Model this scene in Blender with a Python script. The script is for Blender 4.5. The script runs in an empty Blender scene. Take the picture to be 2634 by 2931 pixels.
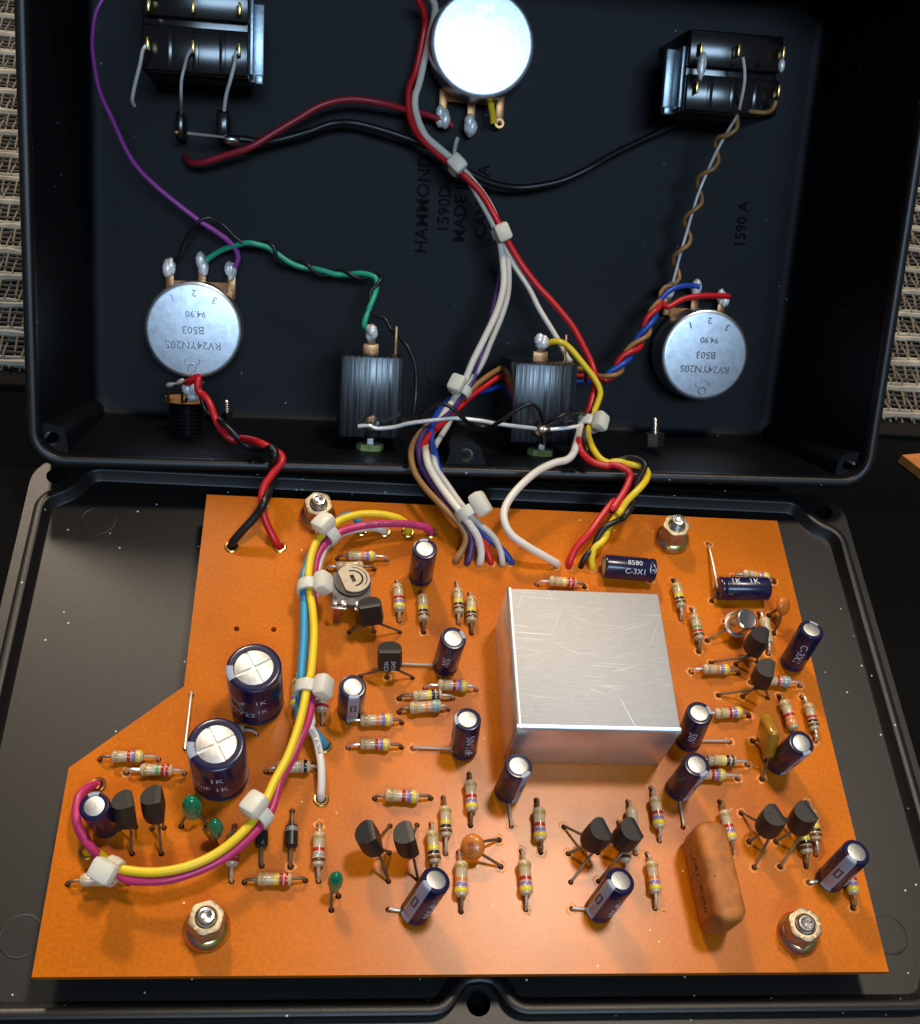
import bpy, bmesh, math, random
from mathutils import Vector, Matrix
random.seed(7)
S = 0.001                       # all numbers below are millimetres
# ---------------------------------------------------------------- camera
CAM_LOC=(42.016,-46.910,195.149)
CAM_R=(0.991202, -0.036574, 0.127204)
CAM_U=(-0.045028, 0.810559, 0.583923)
CAM_F=(0.124463, 0.584514, -0.801781)
CAM_LENS=43.9226
BOX_O=(-18.753518, 100.539556, 1.876504)
BOX_X=(0.999613, 0.027812, 0.0)
BOX_Y=(-0.018536, 0.66621, 0.745534)
BOX_Z=(0.020735, -0.745246, 0.666467)

scn = bpy.context.scene
col = scn.collection
cd = bpy.data.cameras.new('camera'); cam = bpy.data.objects.new('camera', cd); col.objects.link(cam)
cd.sensor_fit = 'HORIZONTAL'; cd.sensor_width = 36; cd.lens = CAM_LENS
cd.clip_start = 0.005; cd.clip_end = 50
m = Matrix((CAM_R, CAM_U, [-t for t in CAM_F])).transposed().to_4x4()
m.translation = Vector(CAM_LOC) * S
cam.matrix_world = m
scn.camera = cam
# ---------------------------------------------------------------- world, lamps, exposure
w = bpy.data.worlds.new('World'); scn.world = w; w.use_nodes = True
w.node_tree.nodes['Background'].inputs[0].default_value = (0.86, 0.88, 0.95, 1)
w.node_tree.nodes['Background'].inputs[1].default_value = 0.11
scn.view_settings.view_transform = 'Standard'; scn.view_settings.look = 'None'
scn.view_settings.exposure = 0; scn.view_settings.gamma = 1
def lamp(name, target, direction, dist, size, power, color, sy=None):
    l = bpy.data.lights.new(name, 'AREA'); l.energy = power; l.color = color
    l.shape = 'RECTANGLE'; l.size = size; l.size_y = sy or size
    o = bpy.data.objects.new(name, l); col.objects.link(o)
    d = Vector(direction).normalized()
    o.location = (Vector(target) + d * dist) * S
    o.rotation_euler = d.to_track_quat('Z', 'Y').to_euler()
    return o
lamp('ceiling_lamp', (70, 40, 0), (0.20, 0.27, 0.94), 1300, 0.16, 8.5, (1.0, 0.84, 0.66))
lamp('side_lamp', (70, 60, 0), (-0.25, 0.72, 0.69), 1500, 0.14, 13.0, (1.0, 0.82, 0.62))
lamp('window_light', (75, 150, 20), (0.10, -0.635, 0.77), 1500, 0.6, 9.5, (0.50, 0.74, 1.0), 0.22)
# ---------------------------------------------------------------- helpers
def mat(name, c, rough=0.5, metal=0.0, spec=0.5, noise=0.0, nscale=300, bump=0.0, bscale=800, sss=0.0, coat=0.0, trans=0.0, c2=None, stretch=None):
    m = bpy.data.materials.new(name); m.use_nodes = True
    nt = m.node_tree; b = nt.nodes['Principled BSDF']
    b.inputs['Base Color'].default_value = (*c, 1); b.inputs['Roughness'].default_value = rough
    b.inputs['Metallic'].default_value = metal; b.inputs['Specular IOR Level'].default_value = spec
    if coat: b.inputs['Coat Weight'].default_value = coat; b.inputs['Coat Roughness'].default_value = 0.12
    if trans: b.inputs['Transmission Weight'].default_value = trans; b.inputs['IOR'].default_value = 1.3
    if sss:
        b.inputs['Subsurface Weight'].default_value = sss; b.inputs['Subsurface Radius'].default_value = (1, .8, .5)
        b.inputs['Subsurface Scale'].default_value = 0.002
    tc = nt.nodes.new('ShaderNodeTexCoord'); src = tc.outputs['Object']
    if stretch:
        mp = nt.nodes.new('ShaderNodeMapping'); mp.inputs['Scale'].default_value = stretch
        nt.links.new(src, mp.inputs[0]); src = mp.outputs[0]
    if noise:
        n = nt.nodes.new('ShaderNodeTexNoise'); n.inputs['Scale'].default_value = nscale; n.inputs['Detail'].default_value = 5
        nt.links.new(src, n.inputs['Vector'])
        mx = nt.nodes.new('ShaderNodeMix'); mx.data_type = 'RGBA'
        d = c2 or tuple(t * (1 - noise) for t in c); e = tuple(min(1, t * (1 + noise)) for t in c)
        mx.inputs[6].default_value = (*d, 1); mx.inputs[7].default_value = (*e, 1)
        rp = nt.nodes.new('ShaderNodeMapRange'); rp.inputs[1].default_value = .3; rp.inputs[2].default_value = .7
        nt.links.new(n.outputs[0], rp.inputs[0]); nt.links.new(rp.outputs[0], mx.inputs[0]); nt.links.new(mx.outputs[2], b.inputs['Base Color'])
    if bump:
        n2 = nt.nodes.new('ShaderNodeTexNoise'); n2.inputs['Scale'].default_value = bscale; n2.inputs['Detail'].default_value = 3
        nt.links.new(src, n2.inputs['Vector'])
        bp = nt.nodes.new('ShaderNodeBump'); bp.inputs['Strength'].default_value = bump; bp.inputs['Distance'].default_value = 0.0003
        nt.links.new(n2.outputs[0], bp.inputs['Height']); nt.links.new(bp.outputs[0], b.inputs['Normal'])
    return m
def add_dust(m, color, amount, scale):      # pale dust grains lying on a surface: small voronoi cells picked at random
    nt = m.node_tree; b = nt.nodes['Principled BSDF']
    tc = nt.nodes.new('ShaderNodeTexCoord'); v = nt.nodes.new('ShaderNodeTexVoronoi'); v.inputs['Scale'].default_value = scale
    nt.links.new(tc.outputs['Object'], v.inputs['Vector'])
    lt = nt.nodes.new('ShaderNodeMath'); lt.operation = 'LESS_THAN'; lt.inputs[1].default_value = 0.16
    nt.links.new(v.outputs['Distance'], lt.inputs[0])
    sp = nt.nodes.new('ShaderNodeSeparateColor'); nt.links.new(v.outputs['Color'], sp.inputs[0])
    l2 = nt.nodes.new('ShaderNodeMath'); l2.operation = 'LESS_THAN'; l2.inputs[1].default_value = amount
    nt.links.new(sp.outputs[0], l2.inputs[0])
    mu = nt.nodes.new('ShaderNodeMath'); mu.operation = 'MULTIPLY'; nt.links.new(lt.outputs[0], mu.inputs[0]); nt.links.new(l2.outputs[0], mu.inputs[1])
    mx = nt.nodes.new('ShaderNodeMix'); mx.data_type = 'RGBA'; mx.inputs[7].default_value = (*color, 1)
    old = b.inputs['Base Color'].links
    if old: nt.links.new(old[0].from_socket, mx.inputs[6])
    else: mx.inputs[6].default_value = b.inputs['Base Color'].default_value
    nt.links.new(mu.outputs[0], mx.inputs[0]); nt.links.new(mx.outputs[2], b.inputs['Base Color'])
class G:
    def __init__(s): s.v = []; s.f = []; s.flat = []
    def add(s, v, f, M=None):
        k = len(s.v)
        s.v += [tuple(M @ Vector(p)) if M else tuple(p) for p in v]; s.f += [tuple(i + k for i in q) for q in f]; return s
    def loft(s, loops, closed=True, cap0=True, cap1=True, M=None):
        n = len(loops[0]); v = [p for l in loops for p in l]; f = []
        for a in range(len(loops) - 1):
            for i in range(n if closed else n - 1):
                j = (i + 1) % n; f.append((a*n+i, a*n+j, (a+1)*n+j, (a+1)*n+i))
        if cap0: f.append(tuple(range(n))[::-1])
        if cap1: f.append(tuple(range((len(loops)-1)*n, len(loops)*n)))
        return s.add(v, f, M)
    def lathe(s, prof, n=20, M=None, cap0=True, cap1=True):        # prof: (r, z)
        return s.loft([[(r*math.cos(2*math.pi*i/n), r*math.sin(2*math.pi*i/n), z) for i in range(n)] for r, z in prof], True, cap0, cap1, M)
    def box(s, x0, y0, z0, x1, y1, z1, b=0.0, M=None):
        if b:
            bm = bmesh.new(); bmesh.ops.create_cube(bm, size=1)
            for q in bm.verts: q.co = Vector((x0+(q.co.x+.5)*(x1-x0), y0+(q.co.y+.5)*(y1-y0), z0+(q.co.z+.5)*(z1-z0)))
            bmesh.ops.bevel(bm, geom=bm.edges[:], offset=b, segments=2, affect='EDGES', profile=.5)
            bm.verts.index_update()
            s.add([q.co.copy() for q in bm.verts], [[q.index for q in f.verts] for f in bm.faces], M); bm.free(); return s
        v = [(x, y, z) for z in (z0, z1) for y in (y0, y1) for x in (x0, x1)]
        return s.add(v, [(0,2,3,1),(4,5,7,6),(0,1,5,4),(2,6,7,3),(0,4,6,2),(1,3,7,5)], M)
    def tube(s, pts, r, n=8, spline=True, M=None):
        P = [Vector(p) for p in pts]
        if spline and len(P) > 2: P = smooth(P)
        t0 = (P[1]-P[0]).normalized(); u = t0.orthogonal().normalized(); loops = []
        for i, p in enumerate(P):
            t = (P[min(i+1, len(P)-1)] - P[max(i-1, 0)]).normalized()
            u = (u - t*u.dot(t)).normalized(); w_ = t.cross(u)
            rr = r(i/(len(P)-1)) if callable(r) else r
            loops.append([p + (u*math.cos(2*math.pi*k/n) + w_*math.sin(2*math.pi*k/n))*rr for k in range(n)])
        return s.loft(loops, M=M)
    def blob(s, c, r, sq=(1,1,1), k=4):        # lumpy solder: several overlapping jittered balls
        for i in range(k):
            d = [random.uniform(-.45,.45)*r*q for q in sq]; s.ball((c[0]+d[0], c[1]+d[1], c[2]+d[2]*.5), r*random.uniform(.55,.85), 9, sq, .14)
        return s
    def ball(s, c, r, n=10, sq=(1,1,1), jit=0):
        L = []
        for a in range(1, 7):
            th = math.pi*a/7; L.append([(c[0]+sq[0]*r*math.sin(th)*math.cos(2*math.pi*i/n)*(1+random.uniform(-jit,jit)), c[1]+sq[1]*r*math.sin(th)*math.sin(2*math.pi*i/n)*(1+random.uniform(-jit,jit)), c[2]-sq[2]*r*math.cos(th)) for i in range(n)])
        return s.loft(L)
def smooth(P, step=0.55):
    out = []
    for i in range(len(P)-1):
        a, b, c, d = P[max(i-1,0)], P[i], P[i+1], P[min(i+2,len(P)-1)]
        n = max(2, min(14, int((c-b).length/step)))
        for k in range(n):
            t = k/n
            out.append(.5*((2*b)+(c-a)*t+(2*a-5*b+4*c-d)*t*t+(3*b-a-3*c+d)*t**3))
    out.append(P[-1]); return out
def mesh(name, g, m, ang=35):
    me = bpy.data.meshes.new(name)
    me.from_pydata([Vector(p)*S for p in g.v], [], g.f); me.validate(); me.update()
    me.polygons.foreach_set('use_smooth', [True]*len(me.polygons)); me.set_sharp_from_angle(angle=math.radians(ang))
    if m: me.materials.append(m)
    return me
def obj(name, g, m, parent=None, label=None, cat=None, group=None, kind=None, M=None, ang=35):
    me = g if isinstance(g, bpy.types.Mesh) else mesh(name, g, m, ang)
    o = bpy.data.objects.new(name, me); col.objects.link(o)
    if parent: o.parent = parent
    if M: mm = M.copy(); mm.translation = mm.translation*S; o.matrix_local = mm
    tag(o, label, cat, group, kind); return o
def tag(o, label=None, cat=None, group=None, kind=None):
    for k, v in (('label', label), ('category', cat), ('group', group), ('kind', kind)):
        if v: o[k] = v
def thing(name, label, cat, M=None, group=None):
    o = bpy.data.objects.new(name, None); col.objects.link(o); o.empty_display_size = 0.003
    mm = (M or Matrix()).copy(); mm.translation = mm.translation*S; o.matrix_world = mm
    tag(o, label, cat, group); return o
def frame(o, z, x):
    z = Vector(z).normalized(); x = Vector(x); x = (x - z*x.dot(z)).normalized(); y = z.cross(x)
    M = Matrix((x, y, z)).transposed().to_4x4(); M.translation = Vector(o); return M
T = Matrix.Translation
def RX(a): return Matrix.Rotation(a, 4, 'X')
def RY(a): return Matrix.Rotation(a, 4, 'Y')
def RZ(a): return Matrix.Rotation(a, 4, 'Z')
BOX = Matrix((BOX_X, BOX_Y, BOX_Z)).transposed().to_4x4(); BOX.translation = Vector(BOX_O)
BOXI = BOX.inverted()
def rrect(x0, y0, x1, y1, r, z, n=6):
    out = []
    for cx, cy, a in ((x1-r, y1-r, 0), (x0+r, y1-r, 90), (x0+r, y0+r, 180), (x1-r, y0+r, 270)):
        for k in range(n+1):
            t = math.radians(a+90*k/n); out.append((cx+r*math.cos(t), cy+r*math.sin(t), z))
    return out
_fc = bpy.data.curves.new('lettering_curve', 'FONT'); _fo = bpy.data.objects.new('lettering_curve', _fc); col.objects.link(_fo)
def text(s, size, ext=0.0, bold=0.0):
    _fc.offset = bold; _fc.body = s; _fc.size = size; _fc.extrude = ext; _fc.align_x = 'CENTER'; _fc.align_y = 'CENTER'; _fc.resolution_u = 2; _fc.space_line = 1.0
    _fo.data.update_tag() if hasattr(_fo.data, 'update_tag') else None
    dg = bpy.context.evaluated_depsgraph_get(); dg.update()
    me = _fo.evaluated_get(dg).to_mesh()
    v = [tuple(q.co) for q in me.vertices]; f = [tuple(p.vertices) for p in me.polygons]; _fo.evaluated_get(dg).to_mesh_clear(); return v, f
def filled(outer, holes, z0, z1):            # flat plate with holes cut through it
    cu = bpy.data.curves.new('plate_curve', 'CURVE'); cu.dimensions = '2D'; cu.fill_mode = 'BOTH'; cu.extrude = (z1-z0)/2
    for lp in [outer]+holes:
        sp = cu.splines.new('POLY'); sp.points.add(len(lp)-1); sp.use_cyclic_u = True
        for q, p in zip(sp.points, lp): q.co = (p[0], p[1], 0, 1)
    o = bpy.data.objects.new('plate_curve', cu); col.objects.link(o)
    dg = bpy.context.evaluated_depsgraph_get(); dg.update(); me = o.evaluated_get(dg).to_mesh()
    g = G(); g.add([(q.co.x, q.co.y, q.co.z+(z0+z1)/2) for q in me.vertices], [tuple(p.vertices) for p in me.polygons])
    bpy.data.objects.remove(o); bpy.data.curves.remove(cu); return g
def circ(x, y, r, n=10): return [(x+r*math.cos(2*math.pi*i/n), y+r*math.sin(2*math.pi*i/n)) for i in range(n)]
# ---------------------------------------------------------------- materials
M_board = mat('phenolic_board', (0.63, 0.158, 0.004), 0.25, spec=.26, noise=.06, nscale=1500, bump=.05, bscale=5000, c2=(0.53, 0.128, 0.003))
nt_ = M_board.node_tree; b_ = nt_.nodes['Principled BSDF']; src_ = b_.inputs['Base Color'].links[0].from_socket
n_ = nt_.nodes.new('ShaderNodeTexNoise'); n_.inputs['Scale'].default_value = 38; n_.inputs['Detail'].default_value = 3; tc_ = nt_.nodes.new('ShaderNodeTexCoord'); nt_.links.new(tc_.outputs['Object'], n_.inputs['Vector'])
h_ = nt_.nodes.new('ShaderNodeHueSaturation'); mr_ = nt_.nodes.new('ShaderNodeMapRange'); mr_.inputs[1].default_value = .3; mr_.inputs[2].default_value = .7; mr_.inputs[3].default_value = .78; mr_.inputs[4].default_value = 1.10
nt_.links.new(n_.outputs[0], mr_.inputs[0]); nt_.links.new(mr_.outputs[0], h_.inputs['Value']); nt_.links.new(src_, h_.inputs['Color']); nt_.links.new(h_.outputs[0], b_.inputs['Base Color'])
add_dust(M_board, (.85,.6,.35), .012, 800)
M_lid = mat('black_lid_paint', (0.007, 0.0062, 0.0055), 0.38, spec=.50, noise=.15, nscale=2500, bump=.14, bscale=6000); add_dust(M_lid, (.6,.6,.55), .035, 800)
M_box = mat('black_box_paint', (0.0035, 0.0042, 0.006), 0.45, spec=.16, noise=.25, nscale=2500, bump=.22, bscale=6000); add_dust(M_box, (.4,.45,.5), .004, 900)
M_raise = mat('cast_lettering', (0.0022, 0.0026, 0.0038), 0.55, spec=.06)
M_cloth = mat('black_cloth', (0.004, 0.004, 0.004), 0.95, spec=.05, bump=.3, bscale=900)
M_wood = mat('orange_wood', (0.50, 0.16, 0.035), 0.45, noise=.2, nscale=60, stretch=(1, 8, 1))
M_reed = mat('pale_reed', (0.34, 0.30, 0.23), 0.6, noise=.3, nscale=160)
M_reed2 = mat('brown_reed', (0.05, 0.042, 0.03), 0.7, noise=.4, nscale=160)
M_thread = mat('mat_thread', (0.15, 0.125, 0.085), 0.8, noise=.3, nscale=300)
M_matback = mat('mat_backing', (0.012, 0.010, 0.008), 0.9, spec=.1)
M_alu = mat('brushed_aluminium', (0.55, 0.55, 0.55), 0.72, 1.0, noise=.05, nscale=400, bump=.02, bscale=1500, stretch=(1, 7, 1))
M_aluside = mat('folded_aluminium', (0.84, 0.83, 0.82), 0.38, .85, noise=.08, nscale=150, bump=.03, bscale=300)
def add_scratches(m):
    nt = m.node_tree; b = nt.nodes['Principled BSDF']; tc = nt.nodes.new('ShaderNodeTexCoord'); last = b.inputs['Base Color'].links[0].from_socket; tot = None
    for ang, sc, th in ((.45, 48, .715), (-.3, 60, .725), (1.2, 42, .74), (.05, 70, .70), (2.0, 55, .74), (.9, 150, .75)):
        r0 = nt.nodes.new('ShaderNodeMapping'); r0.inputs['Rotation'].default_value = (0, 0, ang)
        mp = nt.nodes.new('ShaderNodeMapping'); mp.inputs['Scale'].default_value = (sc, sc*95, 1); mp.inputs['Location'].default_value = (ang*7, ang*3, 0)
        n = nt.nodes.new('ShaderNodeTexNoise'); n.inputs['Scale'].default_value = 1; n.inputs['Detail'].default_value = 1
        gt = nt.nodes.new('ShaderNodeMapRange'); gt.inputs[1].default_value = th; gt.inputs[2].default_value = th+.04
        nt.links.new(tc.outputs['Object'], r0.inputs[0]); nt.links.new(r0.outputs[0], mp.inputs[0]); nt.links.new(mp.outputs[0], n.inputs['Vector']); nt.links.new(n.outputs[0], gt.inputs[0])
        if tot is None: tot = gt.outputs[0]
        else:
            mx = nt.nodes.new('ShaderNodeMath'); mx.operation = 'MAXIMUM'; nt.links.new(tot, mx.inputs[0]); nt.links.new(gt.outputs[0], mx.inputs[1]); tot = mx.outputs[0]
    mxc = nt.nodes.new('ShaderNodeMix'); mxc.data_type = 'RGBA'; mxc.inputs[7].default_value = (.76,.755,.75,1); nt.links.new(last, mxc.inputs[6]); nt.links.new(tot, mxc.inputs[0]); nt.links.new(mxc.outputs[2], b.inputs['Base Color'])
    rr = nt.nodes.new('ShaderNodeMapRange'); rr.inputs[3].default_value = b.inputs['Roughness'].default_value; rr.inputs[4].default_value = .6
    nt.links.new(tot, rr.inputs[0]); nt.links.new(rr.outputs[0], b.inputs['Roughness'])
    me = nt.nodes.new('ShaderNodeMapRange'); me.inputs[3].default_value = 1.0; me.inputs[4].default_value = .6
    nt.links.new(tot, me.inputs[0]); nt.links.new(me.outputs[0], b.inputs['Metallic'])
add_scratches(M_alu)
M_tin = mat('tinned_lead', (0.70, 0.64, 0.56), 0.30, .65)
M_dull = mat('oxidised_lead', (0.20, 0.135, 0.08), 0.45, .6, noise=.4, nscale=500)
M_solder = mat('solder', (0.86, 0.86, 0.84), 0.35, .3, bump=.4, bscale=700)
M_brass = mat('brass', (0.72, 0.47, 0.15), 0.25, 1.0)
M_copper = mat('copper_tag', (0.36, 0.17, 0.07), 0.35, .8, noise=.3, nscale=300)
M_zinc = mat('yellow_zinc', (0.40, 0.36, 0.22), 0.50, .9, noise=.25, nscale=400, c2=(.36,.25,.20), bump=.05, bscale=900)
M_irid = mat('iridescent_zinc', (0.66, 0.62, 0.10), 0.30, 1.0, noise=.1, nscale=190, c2=(.68,.30,.36), bump=.05, bscale=900)
M_steel = mat('steel', (0.62, 0.60, 0.57), 0.25, 1.0, bump=.2, bscale=600)
M_pot = mat('galvanised_case', (0.58, 0.61, 0.66), 0.36, 1.0, noise=.14, nscale=500, bump=.03, bscale=1500)
M_stamp = mat('stamped_mark', (0.50, 0.52, 0.56), 0.2, 1.0)
M_potside = mat('plated_case_side', (0.50, 0.44, 0.34), 0.30, 1.0)
M_tan = mat('resistor_lacquer', (0.58, 0.43, 0.26), 0.30, noise=.12, nscale=900, coat=.4)
BAND = {k: mat('band_'+n, c, .3, coat=.3) for k, n, c in (('Y','yellow',(.80,.60,.02)),('V','violet',(.26,.17,.42)),('R','red',(.45,.02,.02)),('O','orange',(.75,.20,.04)),('N','brown',(.11,.045,.02)),
        ('K','black',(.012,.010,.010)),('G','green',(.12,.34,.12)),('L','blue',(.16,.36,.45)),('S','grey',(.33,.31,.28)),('D','gold',(.42,.27,.08)))}
M_navy = mat('navy_sleeve', (0.009, 0.009, 0.046), 0.26, spec=.5, coat=.15)
M_stripe = mat('pale_stripe', (0.34, 0.38, 0.46), 0.35)
M_print = mat('white_print', (0.62, 0.66, 0.74), 0.5)
M_mark = mat('dark_print', (0.03, 0.03, 0.05), 0.5)
M_captop = mat('capacitor_top', (0.64, 0.64, 0.62), 0.50, 1.0, noise=.12, nscale=500, bump=.1, bscale=1500)
M_black = mat('black_epoxy', (0.016, 0.015, 0.014), 0.45, spec=.5, noise=.3, nscale=800, bump=.15, bscale=3000)
M_gloss = mat('glossy_black_plastic', (0.004, 0.004, 0.005), 0.18, spec=.6, bump=.05, bscale=200)
M_brk = mat('bracket_glint', (.42,.50,.56), .38, .9, bump=.2, bscale=500)  # blue-grey metal tint puts the window's glint into the bracket colour
M_jack = mat('ribbed_black_plastic', (0.006, 0.008, 0.012), 0.27, spec=.8, noise=.3, nscale=120, bump=.16, bscale=170, stretch=(14, .15, 1))
ntj = M_jack.node_tree; bj = ntj.nodes['Principled BSDF']; tj = ntj.nodes.new('ShaderNodeTexCoord'); mj = ntj.nodes.new('ShaderNodeMapping'); mj.inputs['Scale'].default_value = (1600, 14, 14)
nj = ntj.nodes.new('ShaderNodeTexNoise'); nj.inputs['Scale'].default_value = 1; nj.inputs['Detail'].default_value = 3; rj = ntj.nodes.new('ShaderNodeMapRange'); rj.inputs[1].default_value = .38; rj.inputs[2].default_value = .62; rj.inputs[3].default_value = .18; rj.inputs[4].default_value = .42
ntj.links.new(tj.outputs['Object'], mj.inputs[0]); ntj.links.new(mj.outputs[0], nj.inputs['Vector']); ntj.links.new(nj.outputs[0], rj.inputs[0]); ntj.links.new(rj.outputs[0], bj.inputs['Roughness'])
M_diode = mat('diode_body', (0.012,0.012,0.012), .35)
M_grey = mat('grey_band', (.22,.21,.20), .4)
M_bead = mat('green_epoxy', (0.006, 0.20, 0.085), 0.16, coat=.6, noise=.2, nscale=300)
M_disc = mat('orange_ceramic', (0.60, 0.165, 0.018), 0.35, noise=.15, nscale=500, coat=.3)
M_film = mat('orange_dipped_film', (0.44, 0.14, 0.022), 0.58, noise=.35, nscale=300, bump=.35, bscale=600); add_dust(M_film, (.10,.03,.01), .10, 900)
M_amber = mat('amber_resin', (0.42, 0.20, 0.015), 0.18, noise=.25, nscale=300, coat=.6)
M_nylon = mat('natural_nylon', (0.88, 0.84, 0.70), 0.34, sss=.45, trans=.18, noise=.06, nscale=300)
M_cream = mat('cream_plate', (0.60, 0.50, 0.36), 0.35, .35, noise=.1, nscale=600)
M_wafer = mat('paper_wafer', (0.42, 0.17, 0.04), 0.6, noise=.15, nscale=500)
M_green = mat('green_fibre_washer', (0.20, 0.27, 0.10), 0.6, noise=.3, nscale=500)
M_pad = mat('pale_scuff', (0.74, 0.27, 0.055), 0.5, noise=.3, nscale=1500)
WC = {n: mat(n+'_insulation', c, .36, spec=.5, noise=.06, nscale=200, bump=.08, bscale=500) for n, c in (('white',(.78,.72,.62)),('red',(.60,.012,.018)),('black',(.010,.010,.011)),('yellow',(.86,.60,.015)),
      ('blue',(.010,.065,.42)),('sky_blue',(.03,.32,.55)),('pink',(.55,.035,.15)),('purple',(.08,.035,.16)),('violet',(.33,.06,.36)),('brown',(.34,.17,.055)),('green',(.02,.36,.22)),('grey',(.60,.57,.51)),('dark_red',(.36,.018,.03)))}
# ---------------------------------------------------------------- ground, cloth, mat, wooden board
g = G(); g.box(-900, -500, -36.2, 1100, 1300, -33.2); obj('table_top', g, M_cloth, kind='structure')
g = G(); g.box(-420, -260, -33.2, 640, 112.5, -12.05, 3); obj('black_case', g, M_cloth, label='plain black flat case under the lid', cat='case')
g = G(); g.loft([[p+(z,) for p in ((202.0,143.9),(208.2,136.6),(262,78+40),(300,150),(212,145.6))] for z in (-33.2,-30.2)])
obj('wooden_board', g, M_wood, label='orange wooden board showing only its corner at the right edge', cat='board')
mr = thing('woven_mat', 'woven reed mat with pale slats and thin threads behind the black box', 'mat', T((75, 250, -33.2)))
g = G(); g.box(-212, -94.5, 0, 212, 140, .5); obj('backing', g, M_matback, mr)
g = G(); g.box(-212, -97.5, 0, 212, -94.5, 1.5, .5); obj('edge_binding', g, M_matback, mr)
for i in range(22):
    y = -90 + i*10.5
    for dy, r, mm in ((0, 1.05, M_reed), (2.3, .55, M_reed), (4.4, .45, M_reed2), (6.2, .45, M_reed2), (8.1, .5, M_reed2)):
        g = G(); n = 120
        P = [Vector((-211 + 422*t/n, random.uniform(-.22,.22), random.uniform(-.1,.1)+r+.45)) for t in range(n+1)]
        g.tube(P, lambda t, r=r: r*random.uniform(.75,1.15), 6, False)
        obj('reed', g, mm, mr, M=T((0, y+dy, 0)))
for q in (-1, 1):
    for i in range(58):
        x = q*(88 + i*2.0 + (i % 3)*.35); g = G()
        P = [Vector((x+random.uniform(-.15,.15), -92+k*5.25, 1.0+(.7 if (k+i) % 2 else -.5))) for k in range(44)]
        g.tube(P, .34, 5, False); obj('thread', g, M_thread, mr)
# ---------------------------------------------------------------- enclosure lid
LX, LY, LW, LH = -20.76, -7.64, 187.7, 119.5
lid = thing('cast_lid', 'black cast lid lying flat under the orange circuit board', 'lid', T((LX, LY, -12)))
hl = [circ(x, y, 2.1, 20) for x in (5.2, LW/2, LW-5.2) for y in (5.0, LH-5.0)]
obj('plate', filled(rrect(0, 0, LW, LH, 7, 0), hl, 0, 3), M_lid, lid)
def rounded(pts, rs, n=5):
    out = []; N = len(pts)
    for i, p in enumerate(pts):
        a, b, c = Vector(pts[i-1]), Vector(p), Vector(pts[(i+1) % N]); r = rs[i] if isinstance(rs, list) else rs
        d1 = (a-b); d2 = (c-b); k1 = min(r, d1.length*.48); k2 = min(r, d2.length*.48)
        A = b+d1.normalized()*k1; B = b+d2.normalized()*k2
        for t in range(n+1):
            t /= n; out.append((A*(1-t)**2 + b*2*t*(1-t) + B*t*t))
    return out
i0 = 4.38; cx = LW/2
half = [(i0+8.5, i0), (cx-6.4, i0), (cx-4.7, i0+3.2), (cx-2.4, i0+5.3), (cx+2.4, i0+5.3), (cx+4.7, i0+3.2), (cx+6.4, i0), (LW-i0-8.5, i0)]
side = [(LW-i0-5.5, i0+5.5), (LW-i0, i0+8.5)]
lp = half + side + [(LW-x, LH-y) for x, y in half + side] 
lp = half + side + [(LW-i0, LH-i0-8.5), (LW-i0-5.5, LH-i0-5.5)] + [(x, LH-y) for x, y in half[::-1]] + [(i0+5.5, LH-i0-5.5), (i0, LH-i0-8.5), (i0, i0+8.5), (i0+5.5, i0+5.5)]
lp = rounded(lp, 2.4)
def offs(pl, d):
    out = []; N = len(pl)
    for i in range(N):
        t = (pl[(i+1) % N]-pl[i-1]).normalized(); out.append(pl[i]+Vector((-t.y, t.x))*d)
    return out
g = G(); g.loft([[(p.x, p.y, z) for p in offs(lp, d)] for d, z in ((1.7, 2.9), (1.2, 3.25), (.25, 5.0), (0, 5.26), (-1.5, 5.26), (-1.75, 5.0), (-1.95, 2.9))], cap0=False, cap1=False)
obj('lip', g, M_lid, lid, ang=50)
for x, y in ((15.8, 102.9), (15.9, 16.4), (LW-16, 16.4)):
    g = G(); g.lathe([(3.75, 2.9), (3.75, 3.02), (3.5, 3.05), (3.42, 3.02), (0.01, 3.02)], 32, T((x, y, 0)), cap0=False); obj('ejector_mark', g, M_lid, lid, ang=20)
# ---------------------------------------------------------------- enclosure box (local x across, y up the rim, z towards the viewer)
box = thing('enclosure_box', 'black cast enclosure body standing tilted back behind the lid with its inside showing', 'enclosure', BOX)
W, H = 187.7, 119.5
def rl(i, r, d): return rrect(i, i, W-i, H-i, r, -d)
g = G(); g.loft([rl(6, 5, 54), rl(2.2, 6, 54), rl(1.2, 7, 52.5), rl(.1, 7, 2.0), rl(.35, 6.8, 1.2), rl(1.2, 6.2, .9), rl(2.2, 5.4, 1.2), rl(2.55, 5, 2.0), rl(2.6, 5, 3.6), rl(4.3, 4.6, 46.5), rl(4.75, 4.4, 48.9), rl(5.6, 4.2, 49.8), rl(7.5, 4, 50)], cap0=True, cap1=True)
g.v = [(x + 3.2*max(0, y/H)*(x/W), y, z) for x, y, z in g.v]
obj('shell', g, M_box, box, ang=40)
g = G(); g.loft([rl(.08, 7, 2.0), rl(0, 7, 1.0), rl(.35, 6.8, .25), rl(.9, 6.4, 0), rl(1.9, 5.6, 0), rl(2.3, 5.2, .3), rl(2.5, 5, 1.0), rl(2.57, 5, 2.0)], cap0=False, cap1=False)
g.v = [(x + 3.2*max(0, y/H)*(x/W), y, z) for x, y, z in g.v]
obj('rim', g, M_lid, box, ang=50)  # worn rim; its lit-edge brightness is put in through the brighter lid paint
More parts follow.
